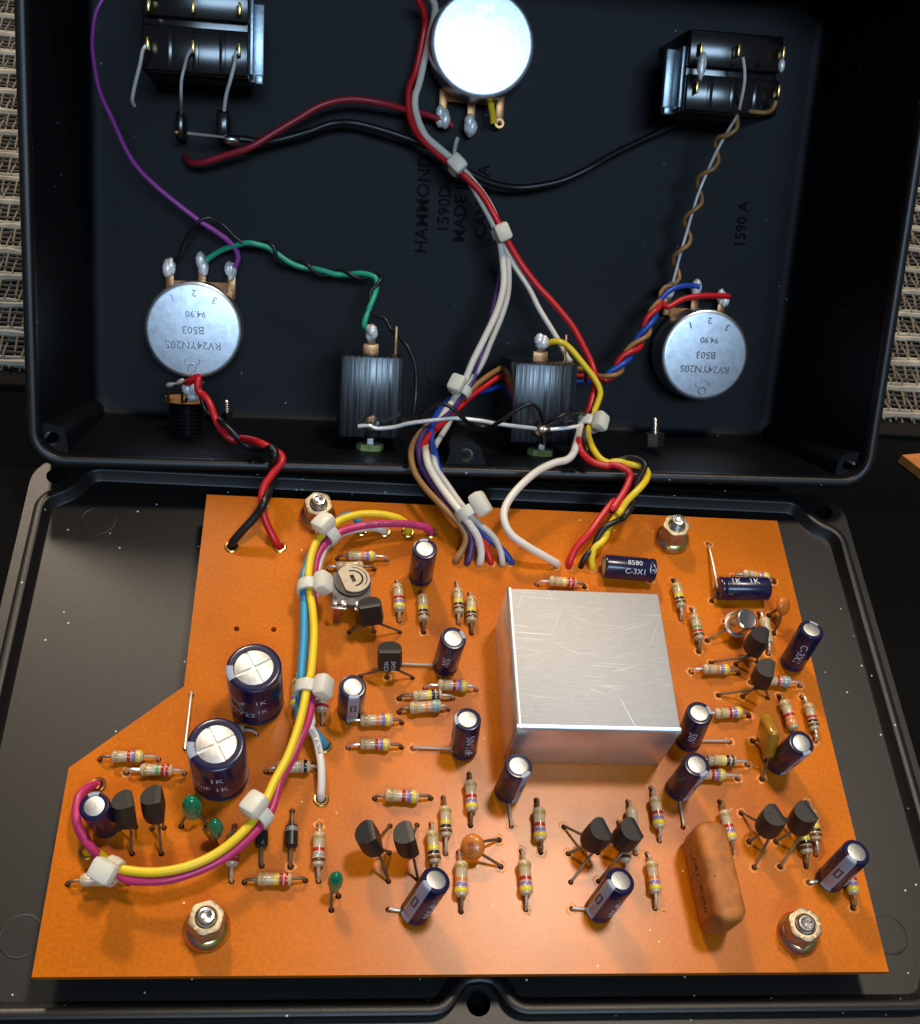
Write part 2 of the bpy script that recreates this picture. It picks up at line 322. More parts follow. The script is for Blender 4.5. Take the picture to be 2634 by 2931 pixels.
for k, (x, y) in enumerate(((4.5, 5.5), (W-4.6, 4.9), (92.8, 4.6), (4.6, H-5.2), (W-4.6, H-5.2), (92.8, H-4.6))):
    sx = 1 if x < 20 else (-1 if x > 160 else 0); sy = 1 if y < 50 else -1; g = G()
    if sx:
        prof = [(x-sx*3.6, y-sy*4.2), (x+sx*3.4, y-sy*4.2), (x+sx*3.1, y-sy*.5), (x+sx*2.2, y+sy*2.2), (x-sx*.5, y+sy*3.2), (x-sx*3.6, y+sy*3.4)]
    else:
        prof = [(x-5.2, y-sy*3.4), (x+5.2, y-sy*3.4), (x+3.9, y-sy*.6), (x+3.3, y+sy*1.8), (x+1.4, y+sy*3.3), (x-1.4, y+sy*3.3), (x-3.3, y+sy*1.8), (x-3.9, y-sy*.6)]
    if sx*sy < 0: prof = prof[::-1]
    if not sx and sy < 0: prof = prof[::-1]
    pr = [(p.x, p.y) for p in rounded(prof, 1.4, 3)]
    gg = filled(pr, [circ(x, y, 1.55, 16)], -50, -3.6); bo = obj('screw_boss', gg, M_box, box)
    g = G(); L = []
    for d in range(12): L += [(1.54, -3.75-d*.8), (1.3, -4.15-d*.8)]
    g.lathe(L+[(.01, -13.8)], 16, T((x, y, 0)), cap0=False, cap1=True); g.f = [f[::-1] for f in g.f]
    obj('thread', g, M_steel, bo)
for s, size, uv in (('HAMMOND', 4.55, (85.38,60.36,-50.00)), ('1590D', 4.3, (90.79,59.42,-50.00)), ('MADE IN', 4.3, (94.92,60.08,-50.00)), ('CANADA', 4.3, (100.34,61.66,-50.00)), ('1590 A', 4.0, (169.10,60.07,-50.00))):
    v, f = text(s, size, .25, .05); gt = G(); gt.add(v, f, T((uv[0], uv[1], -49.95)) @ RZ(math.pi/2)); obj('cast_lettering', gt, M_raise, box, ang=30)
uv = (92.53,19.76,-50.00); g = G(); g.lathe([(5.2, -50.05), (5.2, -49.9), (4.9, -49.86), (4.85, -49.95), (.01, -49.95)], 36, T((uv[0], uv[1], 0)), cap0=False); obj('ejector_mark', g, M_box, box, ang=20)
# ---------------------------------------------------------------- tables of board parts (positions in mm on the board, z = 0 its top face)
R = [  # hole next to first digit band, other hole, bands, label
((56.47,82.07,0.00), (46.17,81.91,0.00), 'YVO', 'tan resistor with yellow, violet and orange bands just behind the square trimmer'),
((53.83,79.62,0.00), (43.92,79.16,0.00), '', 'resistor mostly hidden under the back of the trimmer, its two bent leads showing'),
((58.92,67.49,0.00), (58.55,76.88,0.00), 'YVR', 'upright tan resistor with red, violet and yellow bands left of the rear blue capacitor'),
((63.81,65.20,0.00), (63.53,74.49,0.00), 'NKY', 'yellow and black banded resistor directly below the rear blue capacitor'),
((70.89,67.48,0.00), (70.90,77.09,-0.00), 'NKY', 'left one of the yellow and black banded pair beside the metal can'),
((73.48,65.24,0.00), (73.52,74.59,0.00), 'NKY', 'right one of the yellow and black banded pair, nearest the metal can'),
((73.92,52.68,0.00), (63.93,52.69,0.00), 'YVR', 'topmost of the three stacked crosswise resistors left of the metal can'),
((69.24,50.68,0.00), (58.84,50.40,0.00), 'NKY', 'middle one of the three stacked crosswise resistors, with a yellow and two black bands'),
((68.26,48.38,0.00), (58.82,47.58,0.00), 'LSO', 'lowest of the three stacked crosswise resistors, with a blue end band'),
((59.32,45.37,0.00), (49.31,45.14,0.00), 'YVO', 'crosswise resistor with orange, violet and yellow bands at the foot of the striped capacitor'),
((59.24,40.37,0.00), (49.28,40.17,0.00), 'YVR', 'crosswise resistor left of the bare wire that meets the 50V capacitor'),
((44.43,44.75,0.00), (44.32,55.15,0.00), 'RSR', 'upright resistor half hidden by a cable tie, its red end band showing'),
((39.49,44.77,0.00), (39.21,54.85,0.00), 'YVD', 'upright resistor peeking out left of the sky blue wire'),
((15.36,37.14,0.00), (5.12,36.95,0.00), 'YVR', 'upper crosswise resistor near the slanted left edge, red, violet and yellow bands'),
((20.19,34.60,0.00), (10.07,34.59,0.00), 'RRG', 'crosswise resistor with a green and two red bands near the slanted left edge'),
((43.87,35.83,0.00), (34.60,35.17,0.00), 'KS', 'crosswise resistor passing under the yellow and pink wires'),
((30.05,15.32,0.00), (29.80,24.99,0.00), 'RRO', 'upright resistor crossed by the yellow wire, between the green bead and the black diode'),
((42.54,15.52,0.00), (32.23,15.19,0.00), 'RRY', 'crosswise resistor with two red and a yellow band below the two diodes'),
((13.05,14.96,0.00), (3.16,14.78,0.00), '', 'crosswise resistor mostly covered by the front left cable tie'),
((44.78,15.38,0.00), (44.57,25.30,0.00), 'NSR', 'upright resistor with a red and a brown band left of the front transistor pair'),
((64.54,30.53,0.00), (54.32,30.38,-0.00), 'YVR', 'lone crosswise resistor in the middle of the board behind the front transistor pair'),
((64.68,15.76,0.00), (64.53,25.68,0.00), 'NKY', 'black and yellow banded resistor touching the right one of the front transistor pair'),
((66.94,20.36,0.00), (66.82,30.66,0.00), 'NKY', 'black and yellow banded resistor just behind the orange disc capacitor'),
((71.64,25.53,0.00), (71.79,35.30,0.00), 'YVR', 'upright resistor with yellow, violet and red bands left of the capacitor at the can corner'),
((69.34,10.29,0.00), (69.32,20.59,0.00), 'YVO', 'upright resistor with an orange band right of the front 50V capacitor'),
((80.70,10.65,0.00), (80.66,20.92,0.00), 'YVR', 'upright resistor standing alone at the front centre, right of the orange disc capacitor'),
((84.16,20.70,0.00), (84.07,30.46,0.00), 'YVR', 'upright resistor in front of the metal can, right of the bare capacitor lead'),
((98.03,77.28,-0.00), (87.84,77.50,0.00), 'RRY', 'crosswise resistor with two red bands along the back edge of the metal can'),
((117.81,70.21,0.00), (117.68,79.82,0.00), 'NKY', 'rear one of two upright resistors right of the metal can, yellow and black banded'),
((120.48,62.68,0.00), (120.64,72.77,0.00), 'NRG', 'front one of two upright resistors right of the metal can, green and red banded'),
((140.43,80.41,0.00), (131.36,81.28,0.00), 'YVO', 'resistor hidden behind the lying capacitor at the right, only its top showing'),
((135.42,62.71,0.00), (135.32,72.36,-0.00), '', 'upright resistor behind the metal can transistor and the upper right black transistor'),
((128.13,57.83,0.00), (118.10,57.98,0.00), 'YVO', 'crosswise resistor with yellow and violet bands left of the right hand transistors'),
((140.64,55.46,0.00), (130.32,55.92,0.00), 'LSR', 'crosswise resistor with a blue end band poking out beside the lower right black transistor'),
((136.67,43.94,0.00), (135.66,52.91,-0.00), 'OOR', 'upright resistor with red and orange bands beside the amber capacitor'),
((141.11,43.49,0.00), (140.49,52.89,0.00), 'NKR', 'upright resistor with red, black and brown bands at the right board edge'),
((128.44,48.45,0.00), (118.57,48.20,0.00), 'YVR', 'crosswise resistor behind the capacitor at the right front corner of the can'),
((126.14,38.15,0.00), (114.48,38.64,0.00), 'NKY', 'upper one of two crosswise resistors stacked right of a leaning capacitor, black end bands'),
((123.69,35.30,0.00), (112.27,35.46,0.00), 'YVR', 'lower one of two crosswise resistors stacked right of a leaning capacitor, yellow end band'),
((106.41,23.04,0.00), (106.25,33.03,0.00), 'YVR', 'upright resistor between the black transistor pair and the bare lead of a leaning capacitor'),
((101.60,20.61,0.00), (101.43,30.37,0.00), '', 'upright resistor behind the centre black transistor pair, only its rear half showing'),
((99.39,16.84,0.00), (99.19,26.37,0.00), 'NKY', 'upright resistor under the centre black transistor pair, only its brown banded end showing'),
((103.87,10.91,0.00), (103.78,20.53,0.00), 'YVO', 'upright resistor with an orange band left of the big orange film capacitor'),
((119.63,20.74,0.00), (119.25,30.60,0.00), 'YVR', 'upright resistor touching the right side of the big orange film capacitor'),
((133.55,18.43,0.00), (133.94,28.43,0.00), 'NKY', 'left one of two resistors tucked under the right black transistor pair'),
((135.91,20.69,0.00), (136.51,30.66,0.00), 'NKY', 'right one of two resistors tucked under the right black transistor pair'),
((140.75,10.95,0.00), (141.27,20.57,0.00), 'YVR', 'upright resistor behind the front right leaning capacitor, yellow end showing'),
((32.40,42.42,0.00), (21.87,42.88,0.00), '', 'resistor hidden behind the front big capacitor, one bent lead showing'),
]
C = [  # base centre, top centre, stripe bearing, text, text bearing, bare lead ends, label
((63.40,78.11,0.20), (63.19,77.83,11.20), 95, '', 0, [], 'upright navy capacitor at the rear, its pale stripe turned to the back'),
((67.90,57.58,0.20), (68.22,57.72,11.20), 25, '50V', 250, [(59.21,57.66,0.70)], 'navy capacitor with a bare wire reaching left to the lettered transistor'),
((49.56,47.53,0.20), (49.50,47.36,10.50), 278, '', 0, [], 'short navy capacitor with its pale stripe facing front, near the centre cable tie'),
((70.92,39.99,0.20), (70.30,41.30,10.80), 185, '50V1uF', 282, [(61.37,40.23,0.40)], 'navy capacitor lettered 50V left of the metal can, with a bare wire to its left'),
((78.73,31.87,0.20), (79.12,32.52,10.80), 305, '', 0, [(79.09,25.44,0.20)], 'navy capacitor at the front left corner of the metal can'),
((61.11,9.94,0.20), (63.94,12.30,10.80), 215, '1uF50V', 290, [(56.80,10.60,0.40)], 'leaning navy capacitor at the front between the green bead and the orange banded resistor'),
((93.47,10.35,0.20), (95.22,12.32,10.80), 205, '1uF50V', 285, [(88.90,10.78,0.40)], 'leaning navy capacitor in front of the centre black transistor pair'),
((111.39,32.79,0.20), (112.00,33.34,10.80), 300, '', 0, [(111.33,25.61,0.20)], 'leaning navy capacitor right of the metal can with a bare lead running forward'),
((114.90,42.66,0.20), (114.18,43.65,10.80), 15, '50V', 250, [(123.40,42.82,0.40)], 'navy capacitor pressed against the right front corner of the metal can'),
((132.13,38.46,0.20), (132.91,37.98,10.80), 290, '', 0, [], 'navy capacitor standing in front of the amber film capacitor'),
((137.25,15.85,0.20), (138.49,17.47,10.80), 225, '1uF50V', 295, [(133.42,15.49,0.30)], 'navy capacitor leaning over the front right edge of the board'),
((139.84,60.40,0.20), (140.54,62.44,10.80), 60, 'C-3X1', 245, [], 'navy capacitor leaning over the rear right edge of the board'),
((8.13,24.91,0.20), (7.38,24.31,10.50), 100, '', 0, [], 'small navy capacitor at the left end, ringed by the pink wire'),
]
TR = [  # bottom centre, top centre, flat bearing, holes, label
((53.23,64.83,4.20), (52.39,66.40,9.00), 278, [(49.03,64.66,0.00), (53.95,65.00,0.00), (59.04,65.03,0.00)], 'black transistor right in front of the trimmer'),
((56.75,55.37,3.60), (56.42,56.97,8.60), 270, [(51.43,55.01,0.00), (56.51,54.93,0.00), (61.48,54.94,-0.00)], 'black transistor with two columns of pale lettering on its flat front'),
((12.31,24.20,4.50), (11.83,26.31,9.20), 15, [(12.96,19.97,0.00), (12.93,24.66,0.00), (10.21,24.33,0.00)], 'left black transistor of the pair beside the small capacitor at the left end'),
((17.02,25.05,4.80), (16.43,27.02,9.50), 5, [(17.86,20.00,0.00), (17.77,24.56,0.00), (15.74,24.38,0.00)], 'right black transistor of the pair at the left end, next to the green bead'),
((54.25,20.07,4.50), (52.32,21.08,9.20), 10, [(56.83,15.43,0.00), (56.98,20.44,0.00), (57.07,25.28,0.00)], 'left black transistor of the front pair, its round back to the left'),
((60.22,19.82,4.50), (59.01,21.00,9.20), 10, [(61.95,15.75,0.00), (61.71,20.47,0.00), (61.94,25.49,0.00)], 'right black transistor of the front pair, grey topped and beside a banded resistor'),
((92.55,21.11,4.20), (93.60,21.95,8.80), 20, [(88.81,25.45,0.00), (89.14,20.52,0.00), (89.13,15.41,0.00)], 'left black transistor of the pair in front of the metal can'),
((98.16,21.32,4.20), (99.12,22.00,8.80), 20, [(94.16,15.58,0.00), (94.57,20.71,0.00), (101.39,20.70,0.00)], 'right black transistor of the pair in front of the metal can'),
((125.55,23.96,4.20), (125.85,24.82,8.80), 20, [(123.08,28.47,0.00), (123.54,23.02,0.00), (123.59,18.22,0.00)], 'left black transistor of the right hand pair above the hex nut'),
((131.79,24.51,4.20), (131.87,25.54,8.80), 20, [(128.72,23.07,0.00), (128.57,18.40,0.00), (129.46,28.21,0.00)], 'right black transistor of the right hand pair, nearest the board edge'),
((130.34,61.16,4.50), (130.77,61.77,9.20), 340, [(122.71,60.12,0.00), (127.96,59.97,0.00), (132.67,60.59,0.00)], 'upper of two black transistors at the right, overlapping the metal can transistor'),
((130.58,53.91,4.50), (130.37,54.40,9.20), 340, [(122.98,52.86,0.00), (128.00,52.70,0.00), (133.18,52.54,0.00)], 'lower of two black transistors at the right, beside the leaning capacitor'),
]
EYE = [(24.49,83.83,0.00), (34.29,84.32,0.00), (51.00,89.35,0.00), (55.89,89.36,0.00), (60.88,89.45,0.00), (65.76,89.53,0.00), (44.91,40.35,0.00), (44.70,30.15,0.00), (5.50,32.16,0.00), (5.43,20.21,0.00)]
WH = [(71.14,82.26,0.00), (73.13,82.25,0.00), (75.84,82.24,0.00), (78.43,82.43,-0.00), (80.85,82.21,0.00), (82.84,82.64,0.00), (92.47,82.24,0.00), (95.18,82.20,0.00), (97.82,82.32,0.00), (100.28,82.09,0.00)]
XH = [(27.04,64.65,0.00), (34.22,64.76,0.00), (19.81,50.01,0.00), (19.79,39.60,0.00), (20.68,24.90,0.00), (25.05,24.94,0.00), (27.47,20.98,0.00), (24.56,24.47,0.00), (47.14,10.56,0.00), (48.25,12.89,0.00), (76.70,22.94,0.00), (76.73,18.11,0.00), (137.47,71.95,0.00), (137.59,67.56,0.00),
      (128.17,43.14,0.00), (128.52,35.31,0.00), (34.96,18.02,0.00), (34.32,27.71,0.00), (39.68,27.78,0.00), (39.89,17.89,0.00), (122.75,65.34,0.00), (127.51,70.10,0.00), (127.23,89.67,0.00), (125.45,75.04,0.00), (112.62,79.59,0.00)]
SCR = [((41.78,92.44,0.00), (41.85,91.54,7.00)), ((119.01,90.50,0.00), (118.34,90.57,7.00)), ((26.68,7.45,0.00), (26.92,7.94,7.00)), ((129.22,6.44,0.00), (128.28,6.68,7.00))]
# ---------------------------------------------------------------- circuit board
BW, BH = 144.58, 96.91
outline = [(0, 0), (BW, 0), (BW, BH), (18.3, BH), (18.3, 51.92), (0, 35.29)]
hp = []
def addh(p, r):
    if all((Vector(p[:2])-Vector(q[:2])).length > r+q[2]+.12 for q in hp) : hp.append((p[0], p[1], r))
for p in EYE: addh(p, .85)
for a in R:
    for p in a[:2]: addh(p, .52)
for a in TR:
    for p in a[3]: addh(p, .5)
for a in C:
    for p in a[5]: addh(p, .5)
for p in WH+XH: addh(p, .55)
pcb = thing('circuit_board', 'orange phenolic circuit board with one corner cut away, covered in electronic parts', 'circuit board', T((0, 0, 0)))
bo = obj('board', filled(outline, [circ(x, y, r, 12) for x, y, r in hp if .9 < x < BW-.9], -1.6, 0), M_board, pcb, ang=30)
for p in EYE:
    g = G(); g.lathe([(.86, -1.4), (.86, .1), (1.0, .3), (1.25, .34), (1.45, .2), (1.5, .02)], 20, T((p[0], p[1], 0)), False, False); obj('eyelet', g, M_brass, pcb)
ring = []
for k in range(4):
    g = G(); n = 16; a = [random.uniform(.58,.85) for _ in range(n)]; b = [q+random.uniform(.04,.5) for q in a]
    g.loft([[(q[i]*math.cos(6.2832*i/n), q[i]*math.sin(6.2832*i/n), z) for i in range(n)] for q, z in ((a, .02), (b, .02))], True, False, False); ring.append(mesh('pad_ring', g, M_pad))
for x, y, r in hp:
    if r < .6 and (x > 76 or random.random() < .12) and random.random() < .8: obj('pad_ring', random.choice(ring), None, pcb, M=T((x, y, 0)) @ RZ(random.random()*6))
g = G()
for a, b in (((123.55,18.06,0.00), (126.19,17.28,0.00)), ((103.99,10.68,0.00), (105.68,10.38,0.00)), ((126.13,38.08,0.00), (128.44,37.49,0.00))):
    g.tube([Vector(a)+Vector((.6,0,0)), (Vector(a)+Vector(b))/2+Vector((0,.15,0)), b], lambda t: .16+.10*math.sin(9*t), 5)
obj('solder_smear', g, M_pad, pcb)
# standoffs under the board
# ---------------------------------------------------------------- nuts
for k, (p0, p1) in enumerate(SCR):
    lab = ('hex nut on a bolt at the rear left of the board beside a cable tie', 'hex nut on a bolt at the rear right corner of the board', 'hex nut on a bolt near the front left corner of the board', 'hex nut on a bolt at the front right corner of the board')[k]
    ax = (Vector(p1)-Vector(p0)).normalized(); ax = Vector((ax.x*.8, ax.y*.8, ax.z))
    t = thing('hex_nut', lab, 'nut', frame((p0[0], p0[1], 0), ax, (1, .3*k, 0)), 'flanged hex nuts holding the board')
    g = G(); g.lathe([(3.7, 0), (3.9, .25), (3.8, .7), (3.0, 1.5), (2.6, 1.7)], 32, cap1=True); obj('flange', g, M_irid, t)
    def hx_(R_, cap, z):
        o_ = []
        for i in range(36):
            a_ = math.radians(i*10); d_ = ((i*10+30) % 60-30); rr_ = min(R_*math.cos(math.pi/6)/math.cos(math.radians(d_)), cap); o_.append((rr_*math.cos(a_+.3), rr_*math.sin(a_+.3), z))
        return o_
    g = G(); g.loft([hx_(3.12, 9, 1.0), hx_(3.12, 9, 4.9), hx_(3.08, 2.88, 5.4), hx_(3.0, 2.6, 5.5), hx_(2.95, 1.9, 5.5), hx_(2.95, 1.5, 5.0)], cap1=False); obj('nut', g, M_zinc, t)
    g = G(); pr = [(1.45, -8.6)]
    for d in range(25): pr += [(1.55, -8.4+d*.62), (1.25, -8.1+d*.62)]
    hb = (7.4, 7.6, 6.4, 6.2)[k]; pr = [q for q in pr if q[1] < hb]+[(1.3, hb), (1.0, hb+.05), (.8, hb-.5), (.01, hb-.7)]
    g.lathe(pr, 14, T((0, 0, 0))); obj('bolt', g, M_steel, t)
    g = G(); g.lathe([(2.6, -9.0+.05), (2.6, -1.65)], 20); obj('spacer', g, M_steel, t)
# ---------------------------------------------------------------- shielding can
can = thing('shielding_can', 'square bare aluminium shielding can on the middle right of the board', 'metal can', T((78.4, 37.7, 0)))
cw, ch, cz = 30.2, 29.4, 15.0
g = G(); g.box(.75, .75, cz-.9, cw-.3, ch-.3, cz, .12); obj('top', g, M_alu, can)
for ax_, ln_, M2_ in ((0, cw-.1, T((.05, .8, cz-.8))), (1, ch-.1, T((.8, .05, cz-.8)))):
    g = G(); q_ = [(-.8*math.sin(math.radians(a)), .8*math.cos(math.radians(a))+.012) for a in range(0, 100, 10)]+[(0, -.1)]
    if ax_ == 0: g.loft([[(x, y, z) for y, z in q_] for x in (0, ln_)])
    else: g.loft([[(y, x, z) for y, z in q_][::-1] for x in (0, ln_)])
    obj('folded_edge', g, M_aluside, can, M=M2_, ang=40)
g = G(); g.box(.15, 0.0, 0.05, cw-.15, .5, cz-.5, .15); obj('side', g, M_aluside, can)
g = G(); g.box(0, .75, 0.05, .5, ch-.1, cz-.5, .15); obj('side', g, M_aluside, can)
g = G(); g.box(.15, ch-.5, 0.05, cw-.15, ch, cz-.5, .15); obj('side', g, M_aluside, can)
g = G(); g.box(cw-.5, .75, 0.05, cw, ch-.6, cz-.5, .15); obj('side', g, M_aluside, can)
# ---------------------------------------------------------------- resistors
def bodyprof(l=6.0):
    h = l/2; return [(.35, -h), (.85, -h+.12), (1.12, -h+.5), (1.2, -h+1.0), (1.12, -h+1.5), (1.02, -h+1.75), (1.02, h-1.75), (1.12, h-1.5), (1.2, h-1.0), (1.12, h-.5), (.85, h-.12), (.35, h)]
g = G(); g.lathe(bodyprof(), 18); me_body = mesh('body', g, M_tan)
def band_mesh(k, zc, w):
    pr = bodyprof()
    def rad(z):
        for (r0, z0), (r1, z1) in zip(pr, pr[1:]):
            if z0 <= z <= z1: return r0+(r1-r0)*(z-z0)/(z1-z0)
        return 1
    g = G(); g.lathe([(rad(zc-w/2)-.05, zc-w/2-.001)]+[(rad(zc+w*t)+.025, zc+w*t) for t in (-.5, -.25, 0, .25, .5)]+[(rad(zc+w/2)-.05, zc+w/2+.001)], 18, cap0=False, cap1=False)
    return mesh('colour_band', g, BAND[k])
BM = {}
for A, B, code, label in R:
    A, B = Vector(A), Vector(B); d = A-B; Ld = d.length
    ob = frame((A+B)/2, (0, 0, 1), d)
    t = thing('resistor', label, 'resistor', ob, 'banded resistors on the board')
    zc = random.uniform(1.3, 1.55)
    MB = T((random.uniform(-.3,.3), random.uniform(-.12,.12), zc)) @ RZ(random.uniform(-.06,.06)) @ RY(math.pi/2+random.uniform(-.03,.03)) @ RZ(random.random()*6) @ Matrix.Scale(random.uniform(.94,1.05), 4)
    b = obj('body', me_body, None, t, M=MB)
    for k, (ch_, z) in enumerate(list(zip(code, (2.05, 1.15, .25)))+([('D', -1.9)] if code else [('D', 1.9)])):
        key = (ch_, z)
        if key not in BM: BM[key] = band_mesh(ch_, z, .62)
        obj('colour_band', BM[key], None, b)
    for sg in (-1, 1):
        e = sg*Ld/2; c0 = MB.translation.x+sg*2.9
        g = G(); g.tube([(e, 0, -1.2), (e, 0, .1), (e-sg*.12, 0, .75), (e-sg*.75, 0, zc-.05), (c0, MB.translation.y*1.0, zc)], .30, 8); obj('lead', g, M_tin if random.random() < .6 else M_dull, t)
# ---------------------------------------------------------------- small electrolytic capacitors
def sleeve(r, h, ri): return [(r*.80, 0), (r*.95, .1), (r, .35), (r, .9), (r*.93, 1.25), (r*.93, 1.5), (r, 1.9), (r, h-.45), (r*.985, h-.2), (r*.93, h-.04), (r*.86, h), (ri, h-.02), (ri-.02, h-.12)]
def cyl_text(s, size, r, a0, zc):
    v, f = text(s, size); g = G(); g.add([((r)*math.cos(a0+y/r), (r)*math.sin(a0+y/r), zc-x) for x, y, z in v], f); return g
def capacitor(Pb, Pt, sb, tx, ta, leads, label, r=2.5, h=11.0, ri=1.7, group='small navy electrolytic capacitors on the board', name='electrolytic_capacitor'):
    Pb, Pt = Vector(Pb), Vector(Pt); ax = Pt-Pb; a = math.radians(sb)
    if name == 'electrolytic_capacitor' and abs(ax.z) > 4: h = min(ax.length, h+.6)
    M_ = frame(Pb, ax, (math.cos(a), math.sin(a), 0)) if abs(ax.normalized().z) > .2 else frame(Pb, ax, (0, math.cos(a), math.sin(a)))
    t = thing(name, label, 'capacitor', M_, group)
    g = G(); g.lathe(sleeve(r, h, ri), 28, cap1=False); b = obj('sleeve', g, M_navy, t)
    if abs(ax.z) > 4 and r < 4:
        g = G(); n = 8; ww = .42; prof = [(r+.02, .5), (r+.02, .9), (r*.93+.03, 1.25), (r*.93+.03, 1.5), (r+.02, 1.9), (r+.02, h-.45), (r*.985+.02, h-.18), (r*.93+.01, h), (r*.86, h+.03), (ri+.05, h+.02)]
        g.loft([[(q*math.cos(ww*(2*i/n-1)), q*math.sin(ww*(2*i/n-1)), z) for i in range(n+1)] for q, z in prof], False, False, False); obj('stripe', g, M_stripe, b)
        g = G()
        for y0, y1, z0, z1 in ((-.55,-.18,4.8,5.15),(-.18,.18,4.8,5.15),(.18,.55,4.8,5.15),(-.55,-.18,6.9,7.25),(-.18,.18,6.9,7.25),(.18,.55,6.9,7.25),(-.55,-.27,4.8,7.25),(.27,.55,4.8,7.25)):
            g.loft([[((r+.04)*math.cos(y/r), (r+.04)*math.sin(y/r), z) for y, z in ((y0,z0),(y1,z0),(y1,z1),(y0,z1))]], True, False, True)
        obj('minus_mark', g, M_mark, b)
    g = G(); n = 28
    if r < 4:
        g.lathe([(ri+.05, h-.3), (ri-.02, h-.1), (ri*.9, h-.03), (.01, h-.06)], n, cap0=False); obj('top_disc', g, M_captop, t)
    else:
        for q in range(4):
            a0 = q*math.pi/2+.09+.5; a1 = (q+1)*math.pi/2-.09+.5; k = 8; arc = [a0+(a1-a0)*i/k for i in range(k+1)]
            lp_ = [(.42*math.cos((a0+a1)/2), .42*math.sin((a0+a1)/2))]+[(ri*.98*math.cos(x), ri*.98*math.sin(x)) for x in arc]
            g.loft([[(x, y, z) for x, y in lp_] for z in (h-.5, h-.12)]+[[(x*.97, y*.97, h-.06) for x, y in lp_]], cap0=False)
        g.lathe([(ri, h-.6), (ri, h-.34), (.01, h-.34)], n, cap0=False); obj('top_disc', g, M_captop, t)
    if tx:
        gt = cyl_text(tx, 2.1, r+.08, math.radians(ta-sb), h*.5+.2); obj('lettering', gt, M_print, b)
    inv = M_.inverted()
    for p in leads:
        q = Vector(p); s0 = Pb + ax.normalized()*.3 + (q-Pb).normalized()*1.2; s0.z = max(s0.z, .5); e = q.copy(); e.z = .45
        g = G(); g.tube([inv @ s0, inv @ (s0*.4+e*.6), inv @ (e-(e-s0).normalized()*.25), inv @ Vector((q.x, q.y, -.9))], .28, 8); obj('lead', g, M_tin, t)
    return t, b, M_
for a in C: capacitor(*a)
# lying capacitors
t, b, M_ = capacitor((112.92,80.39,2.75), (101.51,80.98,2.75), 90, '', 0, [], 'navy capacitor lying on its side behind the metal can, lettered C-3X1', group=None)
v, f = text('C-3X1', 1.7); a0 = 0.0
up = Vector((0, -.55, .83)); xl = M_.to_3x3().inverted() @ up; a0 = math.atan2(xl.y, xl.x)
def lie_text(tt, par, s, size, a0, zc, r=2.53, flip=1):
    v, f = text(s, size); g = G(); g.add([(r*math.cos(a0+flip*y/r), r*math.sin(a0+flip*y/r), zc+flip*x) for x, y, z in v], f); obj('lettering', g, M_print, par)
def bear(M_, d): x = M_.to_3x3().inverted() @ Vector(d); return math.atan2(x.y, x.x)
def lietext(par, M_, s, size, d, zc, r=2.58):
    # baseline runs to world +x, letter tops lean away from the viewer
    a0 = bear(M_, d); zs = 1 if (M_.to_3x3() @ Vector((0,0,1))).x > 0 else -1
    v, f = text(s, size); P = []
    tst = M_.to_3x3() @ Vector((-math.sin(a0), math.cos(a0), 0)); ys = 1 if tst.y > 0 else -1
    for x, y, z in v: P.append((r*math.cos(a0+ys*y/r), r*math.sin(a0+ys*y/r), zc+zs*x))
    g = G(); g.add(P, f); obj('lettering', g, M_print, par)
lietext(b, M_, 'C-3X1', 1.7, (0, -.75, .66), 4.6); lietext(b, M_, '8580', 1.6, (0, -.1, .99), 4.8); lietext(b, M_, '(-)', 1.7, (0, -.5, .85), .95, 2.5)
inv = M_.inverted(); g = G(); g.tube([inv @ Vector((113.10,80.58,2.20)), inv @ Vector((112.83,79.60,1.60)), inv @ Vector((112.72,79.64,0.20)), inv @ Vector((113.04,80.25,-1.00))], .28, 8); obj('lead', g, M_tin, t)
t, b, M_ = capacitor((126.24,76.52,2.75), (138.05,76.89,2.75), 90, '', 0, [], 'navy capacitor lying on its side at the rear right, one long lead pointing back', group=None)
lietext(b, M_, '1K', 2.0, (0, .1, .99), 3.2); lietext(b, M_, '1K', 2.0, (0, .1, .99), 7.2); lietext(b, M_, '50V', 1.4, (0, .75, .6), 5.4)
inv = M_.inverted()
g = G(); g.tube([inv @ Vector((125.91,76.49,3.20)), inv @ Vector((126.36,79.53,2.40)), inv @ Vector((126.77,84.83,1.40)), inv @ Vector((127.05,89.03,0.40)), inv @ Vector((127.66,90.37,-1.00))], .26, 8); obj('lead', g, M_tin, t)
g = G(); g.tube([inv @ Vector((126.23,76.46,2.20)), inv @ Vector((125.84,75.60,1.40)), inv @ Vector((125.45,75.05,0.20)), inv @ Vector((125.88,75.67,-1.00))], .26, 8); obj('lead', g, M_dull, t)
